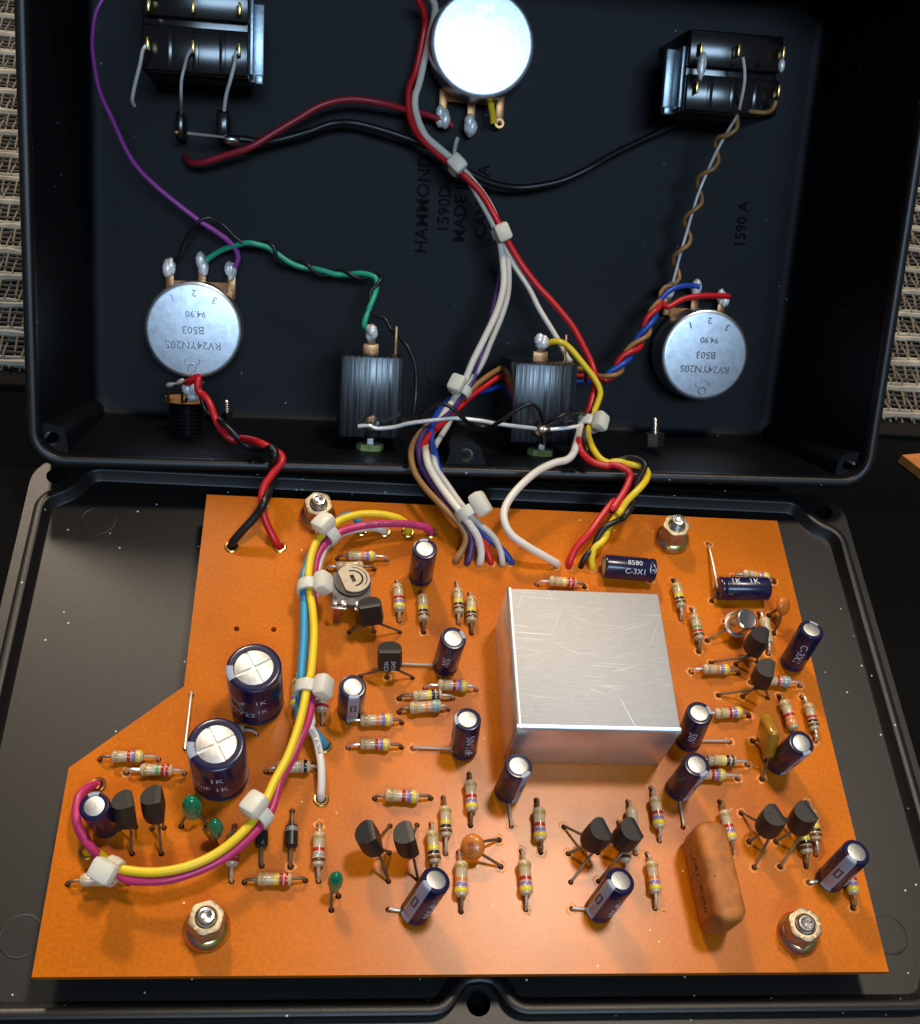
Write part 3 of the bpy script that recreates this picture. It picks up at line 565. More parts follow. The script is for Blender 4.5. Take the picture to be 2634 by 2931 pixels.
# big capacitors
for Pb, Pt, lab, txs in (((32.13,48.81,0.20), (31.75,48.91,13.60), 'big upright navy capacitor with a cross scored top, rear one of the two', (('22uF',1.9,232,8.3),('1K',2.0,285,9.0),('35V22',2.2,240,4.5),('1K',1.8,287,5.6))),
                         ((26.70,34.10,0.20), (26.46,34.15,13.60), 'big upright navy capacitor with a cross scored top, front one of the two', (('1K',2.2,272,9.2),('1K',2.2,280,5.6),('22uF',2.0,235,5.6)))):
    t, b, M_ = capacitor(Pb, Pt, 0, '', 0, [], lab, r=4.95, h=13.8, ri=3.55, group='two big navy electrolytic capacitors', name='large_capacitor')
    g = G(); n = 8; r = 4.95; h = 13.8; a0 = math.radians(195)
    g.loft([[(q*math.cos(a0+.33*(2*i/n-1)), q*math.sin(a0+.33*(2*i/n-1)), z) for i in range(n+1)] for q, z in ((r+.02, .5),(r+.02, h-.45),(r*.985+.02, h-.18),(r*.93+.01, h+.0),(r*.86, h+.03),(3.62, h+.02))], False, False, False); obj('stripe', g, M_stripe, b)
    for s, sz, a, zc in txs:
        v, f = text(s, sz); gt = G(); aa = math.radians(a)
        gt.add([((r+.03)*math.cos(aa+x/r), (r+.03)*math.sin(aa+x/r), zc+y) for x, y, z in v], f); obj('lettering', gt, M_print, b)
# ---------------------------------------------------------------- transistors
def dprof(r=2.38, xf=1.35, n=14):
    t1 = math.acos(xf/r); t2 = math.acos(.25/r)
    an = sorted([t1+(2*math.pi-2*t1)*i/n for i in range(n+1)]+[t2, 2*math.pi-t2]); return [(r*math.cos(a), r*math.sin(a)) for a in an]
DP_ = dprof()
gb = G(); gb.loft([[(x*s, y*s, z if z < 4 else 4.9-.16*abs(x-.25)) for x, y in DP_] for s, z in ((.93, 0), (1, .9), (1, 2.4), (.95, 4.9))], cap1=False)
n = len(DP_); base = 3*n; i1 = 1; i2 = n-2
gb.f.append(tuple(range(base+i1, base+i2+1))); gb.f.append(tuple([base+i2, base+i2+1] + ([] ) + [base, base+i1]))
me_tr = mesh('body', gb, M_black, 25)
for Pb, Pt, fb, holes, label in TR:
    a = math.radians(fb); M_ = frame(Pb, Vector(Pt)-Vector(Pb), (math.cos(a), math.sin(a), 0))
    t = thing('transistor', label, 'transistor', M_, 'black half round transistors'); bd = obj('body', me_tr, None, t)
    inv = M_.inverted(); hs = [inv @ Vector(h) for h in holes]; order = sorted(range(3), key=lambda i: hs[i].y)
    for k, i in enumerate(order):
        y = (k-1)*1.27; q = Vector(holes[i]); lo = inv @ Vector((q.x, q.y, -1.0)); me_ = inv @ Vector((q.x, q.y, .35))
        g = G(); g.tube([(0.2, y, .3), (0.2, y*1.02, -.5), me_*.85+Vector((.2,y,-.5))*.15, me_, lo], .25, 7); obj('lead', g, M_dull, t)
    if 'lettering' in label:
        for s, yy in (('C536', -.62), ('KG4E', .75)):
            v, f = text(s, 1.15); gt = G(); gt.add([(1.385, yy-y_, 1.35+x_) for x_, y_, z in v], f); obj('lettering', gt, M_print, bd)
# metal can transistor
M_ = frame((128.68,68.05,2.20), Vector((129.67,66.82,7.00))-Vector((128.68,68.05,2.20)), (0, -1, 0))
t = thing('metal_can_transistor', 'round silver metal can transistor with a rim, tilted beside the lying capacitor', 'transistor', M_); inv = M_.inverted()
g = G(); g.lathe([(2.75, 0), (2.8, .1), (2.8, .35), (2.4, .42)], 28, cap1=True); obj('rim', g, M_tin, t)
g = G(); g.lathe([(2.35, .3), (2.35, 4.0), (2.2, 4.35), (1.9, 4.5), (1.6, 4.42), (.01, 4.42)], 28, cap0=False); obj('can', g, M_steel, t)
for k, q in enumerate(((122.75,65.34,0.00), (127.51,70.10,0.00))):
    q = Vector(q); g = G(); g.tube([(-.6+1.2*k, 0, .1), inv @ (q+Vector((.9,.3,1.0))), inv @ (q+Vector((0,0,.1))), inv @ (q+Vector((0,0,-1)))], .24, 7); obj('lead', g, M_dull, t)
# ---------------------------------------------------------------- trimmer
c0 = (49.12,72.06,4.00); M_ = frame(c0, (.05, .12, 1), (1, -.02, 0)); t = thing('trimmer', 'square trimmer potentiometer with a round cream adjuster plate and driver slot', 'trimmer', M_)
g = G(); g.box(-3.8, -4.2, -.5, 3.8, 3.9, .5, .12); obj('base', g, mat('grey_ceramic', (.13,.115,.11), .6, noise=.5, nscale=600), t)
g = G(); g.lathe([(3.6, .5), (3.6, 1.0), (3.0, 1.1)], 24, T((0, 1.3, 0))); obj('track', g, M_black, t)
Tc = (49.30,73.98,5.70); tc_ = M_.inverted() @ Vector(Tc); sl = [(-.42, -.95), (.42, -.95), (.42, .95), (-.42, .95)]
def rot(p, a): return (p[0]*math.cos(a)-p[1]*math.sin(a), p[0]*math.sin(a)+p[1]*math.cos(a))
oc = [(3.45*math.cos(math.radians(a)), 3.45*math.sin(math.radians(a))) for a in list(range(-52, 53, 8))]; oc += [(-x, y) for x, y in oc[::-1]]
ol = rounded([(x*.93 if x < 0 else x, y) for x, y in [(3.45*math.cos(a*.1963), 3.45*math.sin(a*.1963)) for a in range(32)]], .2, 1)
ol = [(max(p.x, -2.3), p.y) for p in ol]
def arcslot(r0, r1, a0, a1, n=14):
    A = [math.radians(a0+(a1-a0)*i/n) for i in range(n+1)]; return [(r1*math.cos(a), r1*math.sin(a)) for a in A]+[(r0*math.cos(a), r0*math.sin(a)) for a in A[::-1]]
pl = filled(ol, [sl, arcslot(1.75, 2.15, -95, 95), arcslot(2.75, 2.95, -50, 75)], 0, .35); gp = G(); gp.add(pl.v, pl.f, T((tc_.x, tc_.y, 1.25)) @ RZ(math.radians(22))); obj('adjuster_plate', gp, M_cream, t)
for sx in (-2.3, 2.3):
    g = G(); g.box(sx-1.4, -4.6, .3, sx-.4, -3.5, 1.0, .1); g.box(sx+.4, -4.6, .3, sx+1.4, -3.5, 1.0, .1); g.box(sx-1.5, -5.0, -.4, sx+1.5, -4.4, .1, .08); obj('clamp', g, M_tin, t)
    g = G(); q = M_.inverted() @ Vector((c0[0]+sx, c0[1]-5.6, -1.0)); g.box(sx-.85, -5.0, q.z+.2, sx+.85, -4.6, -.2, .08); obj('leg', g, M_copper, t)
g = G(); q = M_.inverted() @ Vector((c0[0], c0[1], -1.0)); g.box(-.8, 3.3, q.z, .8, 3.7, -.3, .08); obj('leg', g, M_copper, t)
# ---------------------------------------------------------------- diodes
for a, b, lab in (((34.96,18.02,0.00), (34.32,27.71,0.00), 'small black diode partly covered by the cable tie, left of two'), ((39.89,17.89,0.00), (39.68,27.78,0.00), 'small black diode with a grey end band, right of two')):
    a, b = Vector(a), Vector(b); Ld = (b-a).length; t = thing('diode', lab, 'diode', frame((a+b)/2, (0, 0, 1), b-a), 'two black diodes')
    g = G(); g.lathe([(1.0, -1.9), (1.15, -1.75), (1.15, 1.75), (1.0, 1.9)], 18, T((0, 0, 1.25)) @ RY(math.pi/2)); o = obj('body', g, M_diode, t)
    g = G(); g.lathe([(1.1, .7), (1.18, .72), (1.18, 1.5), (1.1, 1.52)], 18, T((0, 0, 1.25)) @ RY(math.pi/2), False, False); obj('end_band', g, M_grey, o)
    for sg in (-1, 1):
        e = sg*Ld/2; g = G(); g.tube([(e, 0, -1.2), (e, 0, .2), (e-sg*.5, 0, 1.1), (sg*1.8, 0, 1.25)], .33, 8); obj('lead', g, M_dull, t)
# ---------------------------------------------------------------- green beads
for Pb, Pt, wd, hs, lab in (((22.61,26.19,2.40), (22.57,27.11,6.40), 1.75, ((20.68,24.90,0.00), (25.05,24.94,0.00)), 'largest glossy green bead capacitor, with splayed leads'),
                            ((27.01,22.18,2.60), (26.90,23.20,6.40), 1.35, ((27.47,20.98,0.00), (24.56,24.47,0.00)), 'green bead capacitor between the bigger green bead and the yellow wire'),
                            ((47.42,13.02,2.40), (47.61,14.22,6.40), 1.3, ((47.14,10.56,0.00), (48.25,12.89,0.00)), 'green bead capacitor standing alone near the front edge')):
    M_ = frame(Pb, Vector(Pt)-Vector(Pb), (1, 0, 0)); Lh = (Vector(Pt)-Vector(Pb)).length; inv = M_.inverted()
    t = thing('bead_capacitor', lab, 'capacitor', M_, 'green bead capacitors'); g = G(); fl = 1.0 if wd > 1.6 else .55
    g.lathe([(wd*fl*.75, -.3), (wd*(fl*.6+.35), .5), (wd, Lh*.55), (wd*.97, Lh*.8), (wd*.75, Lh*1.05), (wd*.4, Lh*1.2), (.02, Lh*1.25)], 22, Matrix.Diagonal((1, .8, 1, 1))); obj('bead', g, M_bead, t)
    for k, q in enumerate(hs):
        q = Vector(q); s0 = Vector(((-1, 1)[k]*wd*fl*.6, 0, -.2)); g = G(); g.tube([s0, s0*.5+(inv @ q)*.5+Vector((0,0,.2)), inv @ (q+Vector((0,0,.2))), inv @ (q+Vector((0,0,-1)))], .25, 7); obj('lead', g, M_dull, t)
# ---------------------------------------------------------------- orange discs
for c_, nrm, rd, hs, sp, lab in (((71.39,20.51,3.20), (-.25, -.45, .86), 2.2, ((76.70,22.94,0.00), (76.73,18.11,0.00)), ((73.16,21.74,2.40), (73.14,19.49,2.20)), 'flat orange ceramic disc capacitor at the front centre with splayed leads'),
                             ((138.98,71.68,4.40), (.55, -.5, .65), 2.0, ((137.47,71.95,0.00), (137.59,67.56,0.00)), ((138.12,71.47,3.60), (138.56,70.10,3.20)), 'small orange disc capacitor standing at the right edge of the board')):
    M_ = frame(c_, nrm, (1, 0, .1)); inv = M_.inverted(); t = thing('disc_capacitor', lab, 'capacitor', M_, 'orange disc capacitors')
    g = G(); g.ball((0, 0, 0), rd, 20, (1, 1.05, .5)); 
    for p in sp: g.tube([(inv @ Vector(p))*.5, inv @ Vector(p)], lambda u: .75-.4*u, 8, False)
    o = obj('disc', g, M_disc, t, ang=60)
    if rd > 2.1:
        v, f = text('50\n221', 1.1); gt = G(); gt.add([(x, y, rd*.5+.03-.05*(x*x+y*y)) for x, y, z in v], f, RZ(.3)); obj('lettering', gt, M_mark, o)
    for p, q in zip(sp, hs):
        q = Vector(q); g = G(); g.tube([inv @ Vector(p), inv @ (Vector(p)*.45+q*.55+Vector((0,0,.25))), inv @ (q+Vector((0,0,.15))), inv @ (q+Vector((0,0,-1)))], .27, 7); obj('lead', g, M_dull, t)
# ---------------------------------------------------------------- film capacitors
A_, B_ = Vector((112.82,23.63,8.60)), Vector((114.03,6.02,1.60)); dr = (B_-A_); dr.z = 0
M_ = frame(((A_+B_)/2).to_2d().to_3d()+Vector((0,0,.3)), (.02, -.02, 1), dr); t = thing('film_capacitor', 'large speckled orange film capacitor, a rounded block standing near the front right', 'capacitor', M_)
g = G(); Lf, Wf = dr.length/2, 2.95
def blk(s, z, k=1): return [(x*1.0, y, z) for x, y, _ in rrect(-Lf*s, -Wf*(s*1.0 if k else s), Lf*s, Wf*s, min(2.9, Wf*s*.9), 0, 6)]
def blk2(ix, z): return rrect(-Lf+ix, -Wf+ix, Lf-ix, Wf-ix, max(.5, 2.1-ix*.6), z, 6)
g.loft([blk2(1.0, 0), blk2(.25, .8), blk2(0, 2.2), blk2(0, 7.8), blk2(.18, 8.9), blk2(.5, 9.45), blk2(1.0, 9.78), blk2(1.8, 9.88)]); o = obj('body', g, M_film, t, ang=50)
for s, xx in (('.', -5.2), ('.082', -1.8), ('K250', 3.8)):
    v, f = text(s, 2.2); gt = G(); gt.add([(xx+x, -Wf-.03, 5.6+y) for x, y, z in v], f); obj('lettering', gt, mat('brown_print', (.07, .02, .008), .6), o)
M_ = frame(((Vector((128.17,43.14,0.00))+Vector((128.52,35.31,0.00)))/2), (.05, .05, 1), Vector((128.52,35.31,0.00))-Vector((128.17,43.14,0.00))); inv = M_.inverted()
t = thing('resin_capacitor', 'flat amber resin capacitor standing on edge near the right edge of the board', 'capacitor', M_)
M2 = inv @ frame((129.22,40.63,3.00), Vector((128.66,43.29,9.20))-Vector((129.22,40.63,3.00)), Vector((128.52,35.31,0.00))-Vector((128.17,43.14,0.00)))
g = G(); g.box(-3.0, -1.15, -.6, 3.0, 1.15, 6.2, .75, M2); o = obj('body', g, M_amber, t, ang=50)
for k, q in enumerate(((128.17,43.14,0.00), (128.52,35.31,0.00))):
    q = Vector(q); s0 = M2 @ Vector(((-2.3, 2.3)[k], 0, -.3)); g = G(); g.tube([s0, s0*.5+(inv @ q)*.5, inv @ (q+Vector((0,0,.1))), inv @ (q+Vector((0,0,-1)))], .27, 7); obj('lead', g, M_dull, t)
# ---------------------------------------------------------------- jumper wire
g = G(); a, b = Vector((19.81,50.01,0.00)), Vector((19.79,39.60,0.00)); o0 = (a+b)/2
g.tube([a-o0+Vector((0,0,-1)), a-o0+Vector((0,0,.3)), (a-o0)*.93+Vector((0,0,.55)), (b-o0)*.93+Vector((0,0,.55)), b-o0+Vector((0,0,.3)), b-o0+Vector((0,0,-1))], .3, 8)
obj('jumper_wire', g, M_tin, label='bare straight jumper wire by the notch in the left board edge', cat='wire', M=T(o0))
# ---------------------------------------------------------------- potentiometers
def pot(c_, R_, h_, lugs, label, lines, turn, kind=0):
    M_ = BOX @ T((c_[0], c_[1], -50)); t = thing('potentiometer', label, 'potentiometer', M_, 'round metal potentiometers inside the box'); zt = h_
    g = G(); g.lathe([(R_*1.0, 3.2), (R_*1.0, zt-.9), (R_*.985, zt-.35), (R_*.95, zt-.06), (R_*.9, zt), (.01, zt)], 48, cap0=True); k = obj('case', g, M_pot, t)
    g = G(); g.lathe([(R_*.93, .05), (R_*.93, 2.2), (R_*.8, 3.2)], 40); g.box(-7.4, 0 if turn > 0 else -R_*.98, 1.0, 7.4, R_*.98 if turn > 0 else 0, 2.6); obj('wafer', g, M_wafer, t)
    for (lx, ly), sol in lugs:
        x, y = lx-c_[0], ly-c_[1]; d = 1 if y > 0 else -1
        g = G(); g.box(x-1.0, min(y, y-d*7), 3.0, x+1.0, max(y, y-d*7), 3.5, .1); l = obj('lug', g, M_copper, t)
        if sol:
            g = G(); g.blob((x, y-d*.6, 4.2), 1.6, (1.0, 1.6, .9), 5); obj('solder', g, M_solder, l, ang=80)
        else:
            g = G(); g.lathe([(.6, 3.45), (1.2, 3.45), (1.2, 3.75), (.6, 3.75), (.6, 3.45)], 16, T((x, y, 0)), False, False); obj('ring', g, M_copper, l)
    for s, sz, x, y, ro in lines:
        v, f = text(s, sz, .12, .03); gt = G(); gt.add(v, f, T((x, y, zt+.02)) @ RZ(math.pi+ro)); obj('stamped_lettering', gt, M_stamp, k, ang=30)
    g = G(); g.lathe([(1.1, zt-.02), (1.1, zt+.12), (.85, zt+.12), (.85, zt-.02)], 20, T((-.2, -9.0, 0)), False, False); g.lathe([(1.9, zt-.02), (1.9, zt+.08), (1.7, zt+.08), (1.7, zt-.02)], 20, T((-.2, -7.4, 0)) @ Matrix.Diagonal((1, .55, 1, 1)), False, False)
    obj('stamped_emblem', g, M_stamp, k)
    return t
ln = [('1', 2.3, -4.8, 7.6, .35), ('2', 2.3, .2, 8.9, 0), ('3', 2.3, 5.0, 7.4, -.35), ('94.90', 2.2, .6, 4.0, 0), ('B503', 2.6, 0, .2, 0), ('RV24YN20S', 2.6, .1, -3.4, 0)]
pot((30.2, 27.2), 11.6, 12, [((23.8, 42.1), 1), ((31.5, 43.3), 1), ((38.6, 41.7), 1)], 'silver potentiometer at the lower left with black, green and violet wires on its lugs', ln, 1)
pot((158.3, 26.6), 11.6, 12, [((149.8, 43.0), 1), ((157.1, 43.9), 1), ((164.4, 42.1), 1)], 'silver potentiometer at the lower right with blue and red wires on its lugs', ln, 1)
pot((96.6, 97.0), 12.5, 12, [((88.8, 80.4), 1), ((95.8, 78.6), 1), ((102.9, 80.4), 0)], 'bright round potentiometer at the top centre of the box, lugs pointing down', [('75 16 0477', 2.6, .1, -.5, math.pi), ('9346', 2.2, 0, -4.6, math.pi), ('1MA', 2.2, 0, 7.5, math.pi)], -1)
# ---------------------------------------------------------------- audio jacks
def jack(x0, x1, y0, y1, label, nutx):
    M_ = BOX @ T(((x0+x1)/2, 3.2, -24)); t = thing('audio_jack', label, 'audio jack', M_, 'black jack sockets on the bottom wall of the box'); wd = (x1-x0)/2; h_ = y1-3.2
    g = G(); g.box(-wd, y0-3.2, -10, wd, h_, 9.6, .5)
    nv = 13
    obj('housing', g, M_jack, t)
    g = G(); g.box(-1.2, y0-3.25, 8.0, 2.4, y0+1.0, 9.9, .2); obj('slot', g, M_gloss, t)
    g = G(); hx = [(3.0*math.cos(math.pi/3*i), 3.0*math.sin(math.pi/3*i)) for i in range(6)]
    g.loft([[(x*.45+nutx, z, y*.45+7.2) for x, y in hx] for z in (0.2, y0-3.2+.4)][::-1]); obj('terminal_post', g, M_steel, t)
    g = G(); g.lathe([(1.0, -.3), (3.1, -.3), (3.1, 1.1), (1.0, 1.1)], 8, T((nutx, .2, 7.2)) @ RX(-math.pi/2), False, False); obj('washer', g, M_green, t)
    g = G(); g.box(-1.8, h_-.4, 1.5, 1.8, h_+2.2, 2.0, .1); g.box(-1.0, h_+1.8, 1.5, 1.0, h_+5.2, 2.0, .1); l = obj('lug', g, M_copper, t)
    g = G(); g.blob((0, h_+4.8, 2.3), 1.5, (1.0, 1.3, .9), 5); obj('solder', g, M_solder, l, ang=80)
    g = G(); g.box(wd-1.7, h_-.4, 1.3, wd-1.1, h_+6.4, 1.6, .06); obj('contact_pin', g, M_copper, t)
    return t
jack(64.8, 79.1, 6.1, 24.8, 'left black jack socket inside the box with a green wire on its top lug', .2)
jack(104.5, 119.4, 6.1, 24.7, 'right black jack socket inside the box with a yellow wire on its top lug', .4)
# ---------------------------------------------------------------- switches
def switch(x0, x1, y0, y1, zt, label, brx, lug_rows):
    M_ = BOX @ T(((x0+x1)/2, (y0+y1)/2, -50)); t = thing('rocker_switch', label, 'switch', M_, 'black switches on the back panel of the box'); wd = (x1-x0)/2; hd = (y1-y0)/2
    g = G(); g.box(-wd, -hd, .05, wd, hd, zt-2.2, .4); g.box(-wd, -hd+.3, zt-2.3, wd, -.9, zt, .35); g.box(-wd, .9, zt-2.3, wd, hd-.3, zt, .35); obj('housing', g, M_gloss, t)
    for k in (-1, 0, 1):
        g = G(); g.box(k*wd*.5-1.2+.6, -hd+.8, zt-.2, k*wd*.5+.2+.6, -1.6, zt+.18, .15); obj('rib', g, M_gloss, t)
    g = G(); bx_ = brx*(wd+.05); g.box(min(bx_, bx_+brx*3.0), -hd*.98, zt-9.5, max(bx_, bx_+brx*3.0), hd*.62, zt-7.6, .3); g.box(min(bx_, bx_+brx*.9), -hd*.9, zt-8, max(bx_, bx_+brx*.9), hd*.6, zt-2.2, .25); g.box(min(bx_+brx*1.2, bx_+brx*2.9), -hd*1.02, zt-8.2, max(bx_+brx*1.2, bx_+brx*2.9), -hd*.82, zt-6.2, .25); obj('bracket', g, M_brk, t)
    for lx, ly in lug_rows:
        g = G(); g.box(lx-(x0+x1)/2-.28, ly-(y0+y1)/2-1.3, zt-.3, lx-(x0+x1)/2+.28, ly-(y0+y1)/2+1.3, zt+3.0, .08); obj('lug', g, M_brass, t)
    return t
sl_ = [(21.89,88.64,-22.00), (31.46,88.72,-22.00), (41.22,88.81,-22.00), (22.11,96.35,-22.00), (31.45,96.78,-22.00), (41.22,97.09,-22.00)]
swl = switch(20.3, 43.1, 83.5, 104.5, 24, 'black slide switch with six gold lugs at the top left of the box', 1, [q[:2] for q in sl_])
sr_ = [(144.86,96.86,-22.00), (153.75,97.16,-22.00), (164.54,97.50,-22.00), (144.66,88.50,-22.00), (164.35,89.14,-22.00)]
swr = switch(143.0, 165.4, 83.6, 101.8, 24, 'black slide switch at the upper right with a brown wire on its lug', -1, [q[:2] for q in sr_])
def wire(label, m, pts, r, cat='wire', name='wire', group=None, n=10):
    rr_ = r if callable(r) else (r*.88 if r > .5 else r)
    o0 = Vector(pts[0]); g = G(); g.tube([Vector(p)-o0 for p in pts], rr_, n)
    return obj(name, g, m, label=label, cat=cat, group=group, M=T(o0), ang=60)
def ropes(path, rr, turns, phases):                         # wires twisted round a common path
    P = smooth([Vector(p) for p in path]); out = [[] for _ in phases]; L = [0]
    for a, b in zip(P, P[1:]): L.append(L[-1]+(b-a).length)
    u = (P[1]-P[0]).normalized().orthogonal().normalized()
    for i, p in enumerate(P):
        t = (P[min(i+1, len(P)-1)]-P[max(i-1, 0)]).normalized(); u = (u-t*u.dot(t)).normalized(); w_ = t.cross(u)
        for k, ph in enumerate(phases):
            e = min(1, L[i]/2.5, (L[-1]-L[i])/2.5); r_ = (rr[k] if isinstance(rr, (list, tuple)) else rr)*(.25+.75*e)
            a = 2*math.pi*(turns*L[i]/L[-1])+ph; out[k].append(p+(u*math.cos(a)+w_*math.sin(a))*r_)
    return out
def thin(pts, k=3): return pts[::k]+([pts[-1]] if (len(pts)-1) % k else [])
# switch lead wires (bare)
wire('bare silvery lead hanging from the left lug of the top left switch', M_solder, [(0.80,177.01,52.27), (0.14,176.31,51.50), (-0.58,175.15,48.73), (-1.88,174.10,44.60), (-2.78,173.59,41.06), (-2.67,174.37,38.92)], .42)
wire('bare lead hanging from the middle lug of the top left switch', M_solder, [(10.49,177.34,52.33), (9.38,177.13,50.63), (8.49,177.11,47.64), (7.81,176.13,45.06), (7.41,176.14,40.59), (6.19,182.28,32.48)], .36)
wire('bare silvery lead hanging from the right lug of the top left switch', M_solder, [(20.34,177.56,52.28), (19.61,177.39,52.11), (19.41,176.92,50.08), (18.56,175.48,47.00), (17.51,174.84,43.32), (16.97,174.31,39.74)], .42)
sk = thing('socket_strip', 'small dark terminal strip with a bare bar below the top left switch', 'terminal strip', BOX @ T((33, 73, -50)))
q0, q1, q2 = Vector((28.97,72.16,-37.00)), Vector((37.34,71.83,-37.00)), Vector((26.43,72.17,-37.00)); of = Vector((33, 73, -50))
g = G(); g.tube([q0-of, q1-of], lambda u: .42-.15*u, 8, False); obj('bar', g, M_tin, sk)
g = G(); pA = Vector((26.78,74.38,-44.00))-of; g.box(pA.x-1.0, pA.y-3.2, .05, pA.x+1.0, pA.y+3, 9, .6); pB = Vector((36.74,74.61,-40.00))-of; g.box(pB.x-1.4, pB.y-3.0, .05, pB.x+1.4, pB.y+3.4, 12, .6); obj('block', g, M_gloss, sk)
g = G(); g.ball(tuple(q2-of), .8, 10, (1.2, .8, .8), .1); obj('terminal', g, M_copper, sk, ang=80)
g = G(); g.ball(tuple(Vector((38.65,71.48,-38.00))-of), 1.6, 10, (1.4, .7, .8), .1); obj('terminal', g, M_steel, sk, ang=80)
# solder on right switch
g = G(); p = Vector((144.23,91.96,-20.00)); o0 = Vector((154.2, 92.7, -50)); g.blob(tuple(p-o0), 1.25, (.8, 2.6, .9), 6); obj('solder', g, M_solder, swr, ang=80)
g = G(); p = Vector((163.01,94.10,-20.00)); g.ball(tuple(p-o0), .85, 12, (.9, 1.9, .9), .12); obj('solder', g, M_solder, swr, ang=80)
# ---------------------------------------------------------------- power socket and small bolts in the box
M_ = BOX @ T((36.5, 6, -26)); t = thing('power_socket', 'round power socket with an orange wafer and bare pins under the lower left potentiometer', 'socket', M_)
oo = Vector((36.5, 6, -26)); a, b = Vector((25.78,11.55,-22.00))-oo, Vector((33.46,11.26,-22.00))-oo
mx_ = (a+b)/2; g = G(); g.lathe([(5.0, 0), (5.0, 1.1)], 32, T((mx_.x, mx_.y-.3, -4.0)) @ RX(-math.pi/2)); obj('wafer', g, M_wafer, t)
g = G(); pr = []
for d in range(9): pr += [(4.4, -.9*d-.2), (3.9, -.9*d-.65)]
g.lathe(pr[::-1] if False else pr, 24, T((mx_.x, mx_.y-.6, -4.0)) @ RX(-math.pi/2)); g.f = [f[::-1] for f in g.f]; obj('barrel', g, M_gloss, t)
for k, (xa, ya, xb, yb) in enumerate(((240,560,225,300),(468,590,455,215),(520,560,520,480))):
    A_ = Vector(lU(xa,ya,21)) if False else None
    pa = [Vector((26.38,12.11,-21.00)), Vector((29.48,11.81,-21.00)), Vector((30.19,12.11,-21.00))][k]-oo; pb = [Vector((26.42,15.96,-19.00)), Vector((29.52,17.25,-19.00)), Vector((30.94,14.47,-19.00))][k]-oo
    g = G(); g.tube([pa, pb], .35, 8, False); obj('pin', g, M_brass, t)
g = G(); g.tube([Vector((26.28,15.88,-19.00))-oo, Vector((27.88,16.40,-18.60))-oo, Vector((28.82,16.64,-18.60))-oo, Vector((29.76,17.30,-18.60))-oo, Vector((30.39,16.87,-19.00))-oo], lambda u: .42+.2*math.sin(12*u), 8); obj('bridge_wire', g, M_tin, t)
g = G(); g.blob(tuple(Vector((31.71,15.02,-18.00))-oo), 2.1, (1.0, 1.15, .8), 6); obj('solder', g, M_solder, t, ang=80)
def stud(pts, nut, label):
    o0 = Vector(pts[0]); ax = Vector(pts[1])-o0; L_ = ax.length; t = thing('bolt', label, 'bolt', BOX @ frame(o0, ax, (0, 0, 1)), 'small bolts through the bottom wall of the box')
    pr = []
    for d in range(int(L_/.5)): pr += [(.95, d*.5), (.75, d*.5+.25)]
    g = G(); g.lathe(pr+[(.6, L_), (.01, L_)], 12); obj('shank', g, M_steel, t)
    g = G(); hx = [(nut*math.cos(math.pi/3*i), nut*math.sin(math.pi/3*i)) for i in range(6)]; g.loft([[(x, y, z) for x, y in hx] for z in (.05, 3.2)]); obj('nut', g, M_steel if nut > 2 else M_gloss, t)
stud(((142.38,4.99,-24.00), (141.82,12.02,-24.00)), 2.4, 'silver bolt with a hex nut standing on the bottom wall at the lower right')
stud(((39.44,6.50,-24.00), (39.11,12.50,-24.00)), 1.5, 'dark bolt standing on the bottom wall right of the power socket')
# ---------------------------------------------------------------- cable ties
def tie(c_, ax, hd, rb, label, hl=(4.3, 3.7, 2.9), tail=0):
    c_ = Vector(c_); ax = Vector(ax).normalized(); M_ = frame(c_, ax, hd)
    t = thing('cable_tie', label, 'cable tie', M_, 'pale nylon cable ties')
    g = G(); g.box(rb-.3, -hl[1]/2, -hl[0]/2, rb+hl[2]-.3, hl[1]/2, hl[0]/2, .85); obj('head', g, M_nylon, t)
    g = G(); g.lathe([(rb-.25, -1.2), (rb+.3, -1.15), (rb+.45, 0), (rb+.3, 1.15), (rb-.25, 1.2), (rb-.25, -1.2)], 28, cap0=False, cap1=False); obj('strap', g, M_nylon, t)
    if tail:
        g = G(); g.box(rb-.2, -hl[1]/2-tail, -1.2, rb+.6, -hl[1]/2+.3, 1.2, .2); obj('tail', g, M_nylon, t)
def dirv(a, b): return Vector(b)-Vector(a)
BZ = Vector(BOX_Z)
tie((70.95,175.62,29.03), dirv((68.05,179.00,29.89), (74.06,173.86,26.96)), BZ, 1.9, 'topmost cable tie, below the bright top potentiometer', tail=0)
tie((82.23,164.71,19.47), dirv((79.84,167.10,22.22), (83.79,162.24,16.67)), BZ, 1.9, 'cable tie where the white and red bundle splits in the middle of the box')
tie((73.90,132.26,-1.55), dirv((76.48,137.04,0.72), (71.74,127.53,-3.77)), BZ+Vector((-.55,.1,0)), 2.4, 'cable tie on the thick bundle left of the right jack socket')
tie((103.75,122.52,0.13), dirv((105.10,126.49,1.53), (102.57,117.94,-0.45)), BZ+Vector((.5,0,0)), 2.3, 'cable tie on the yellow and red wires right of the right jack socket')
tie((72.71,90.37,7.00), dirv((70.20,93.47,9.00), (74.36,87.40,6.00)), (.75, .35, .75), 2.2, 'open faced cable tie on the many coloured bundle over the rear board edge', hl=(5.2, 4.4, 3.0), tail=1.5)
tie((44.03,83.91,6.00), dirv((41.66,80.66,6.00), (45.81,85.83,6.50)), (-.35, .1, .9), 2.2, 'cable tie at the rear left nut where the yellow and pink wires bend')
tie((40.86,70.91,6.00), dirv((40.73,73.88,6.00), (40.72,67.98,6.00)), (.75, 0, .62), 2.2, 'cable tie on the yellow and blue wires left of the trimmer')
tie((41.52,48.88,6.00), dirv((41.82,51.94,6.00), (41.04,45.86,6.00)), (.8, -.1, .55), 2.2, 'cable tie on the yellow and blue wires left of the striped capacitor')
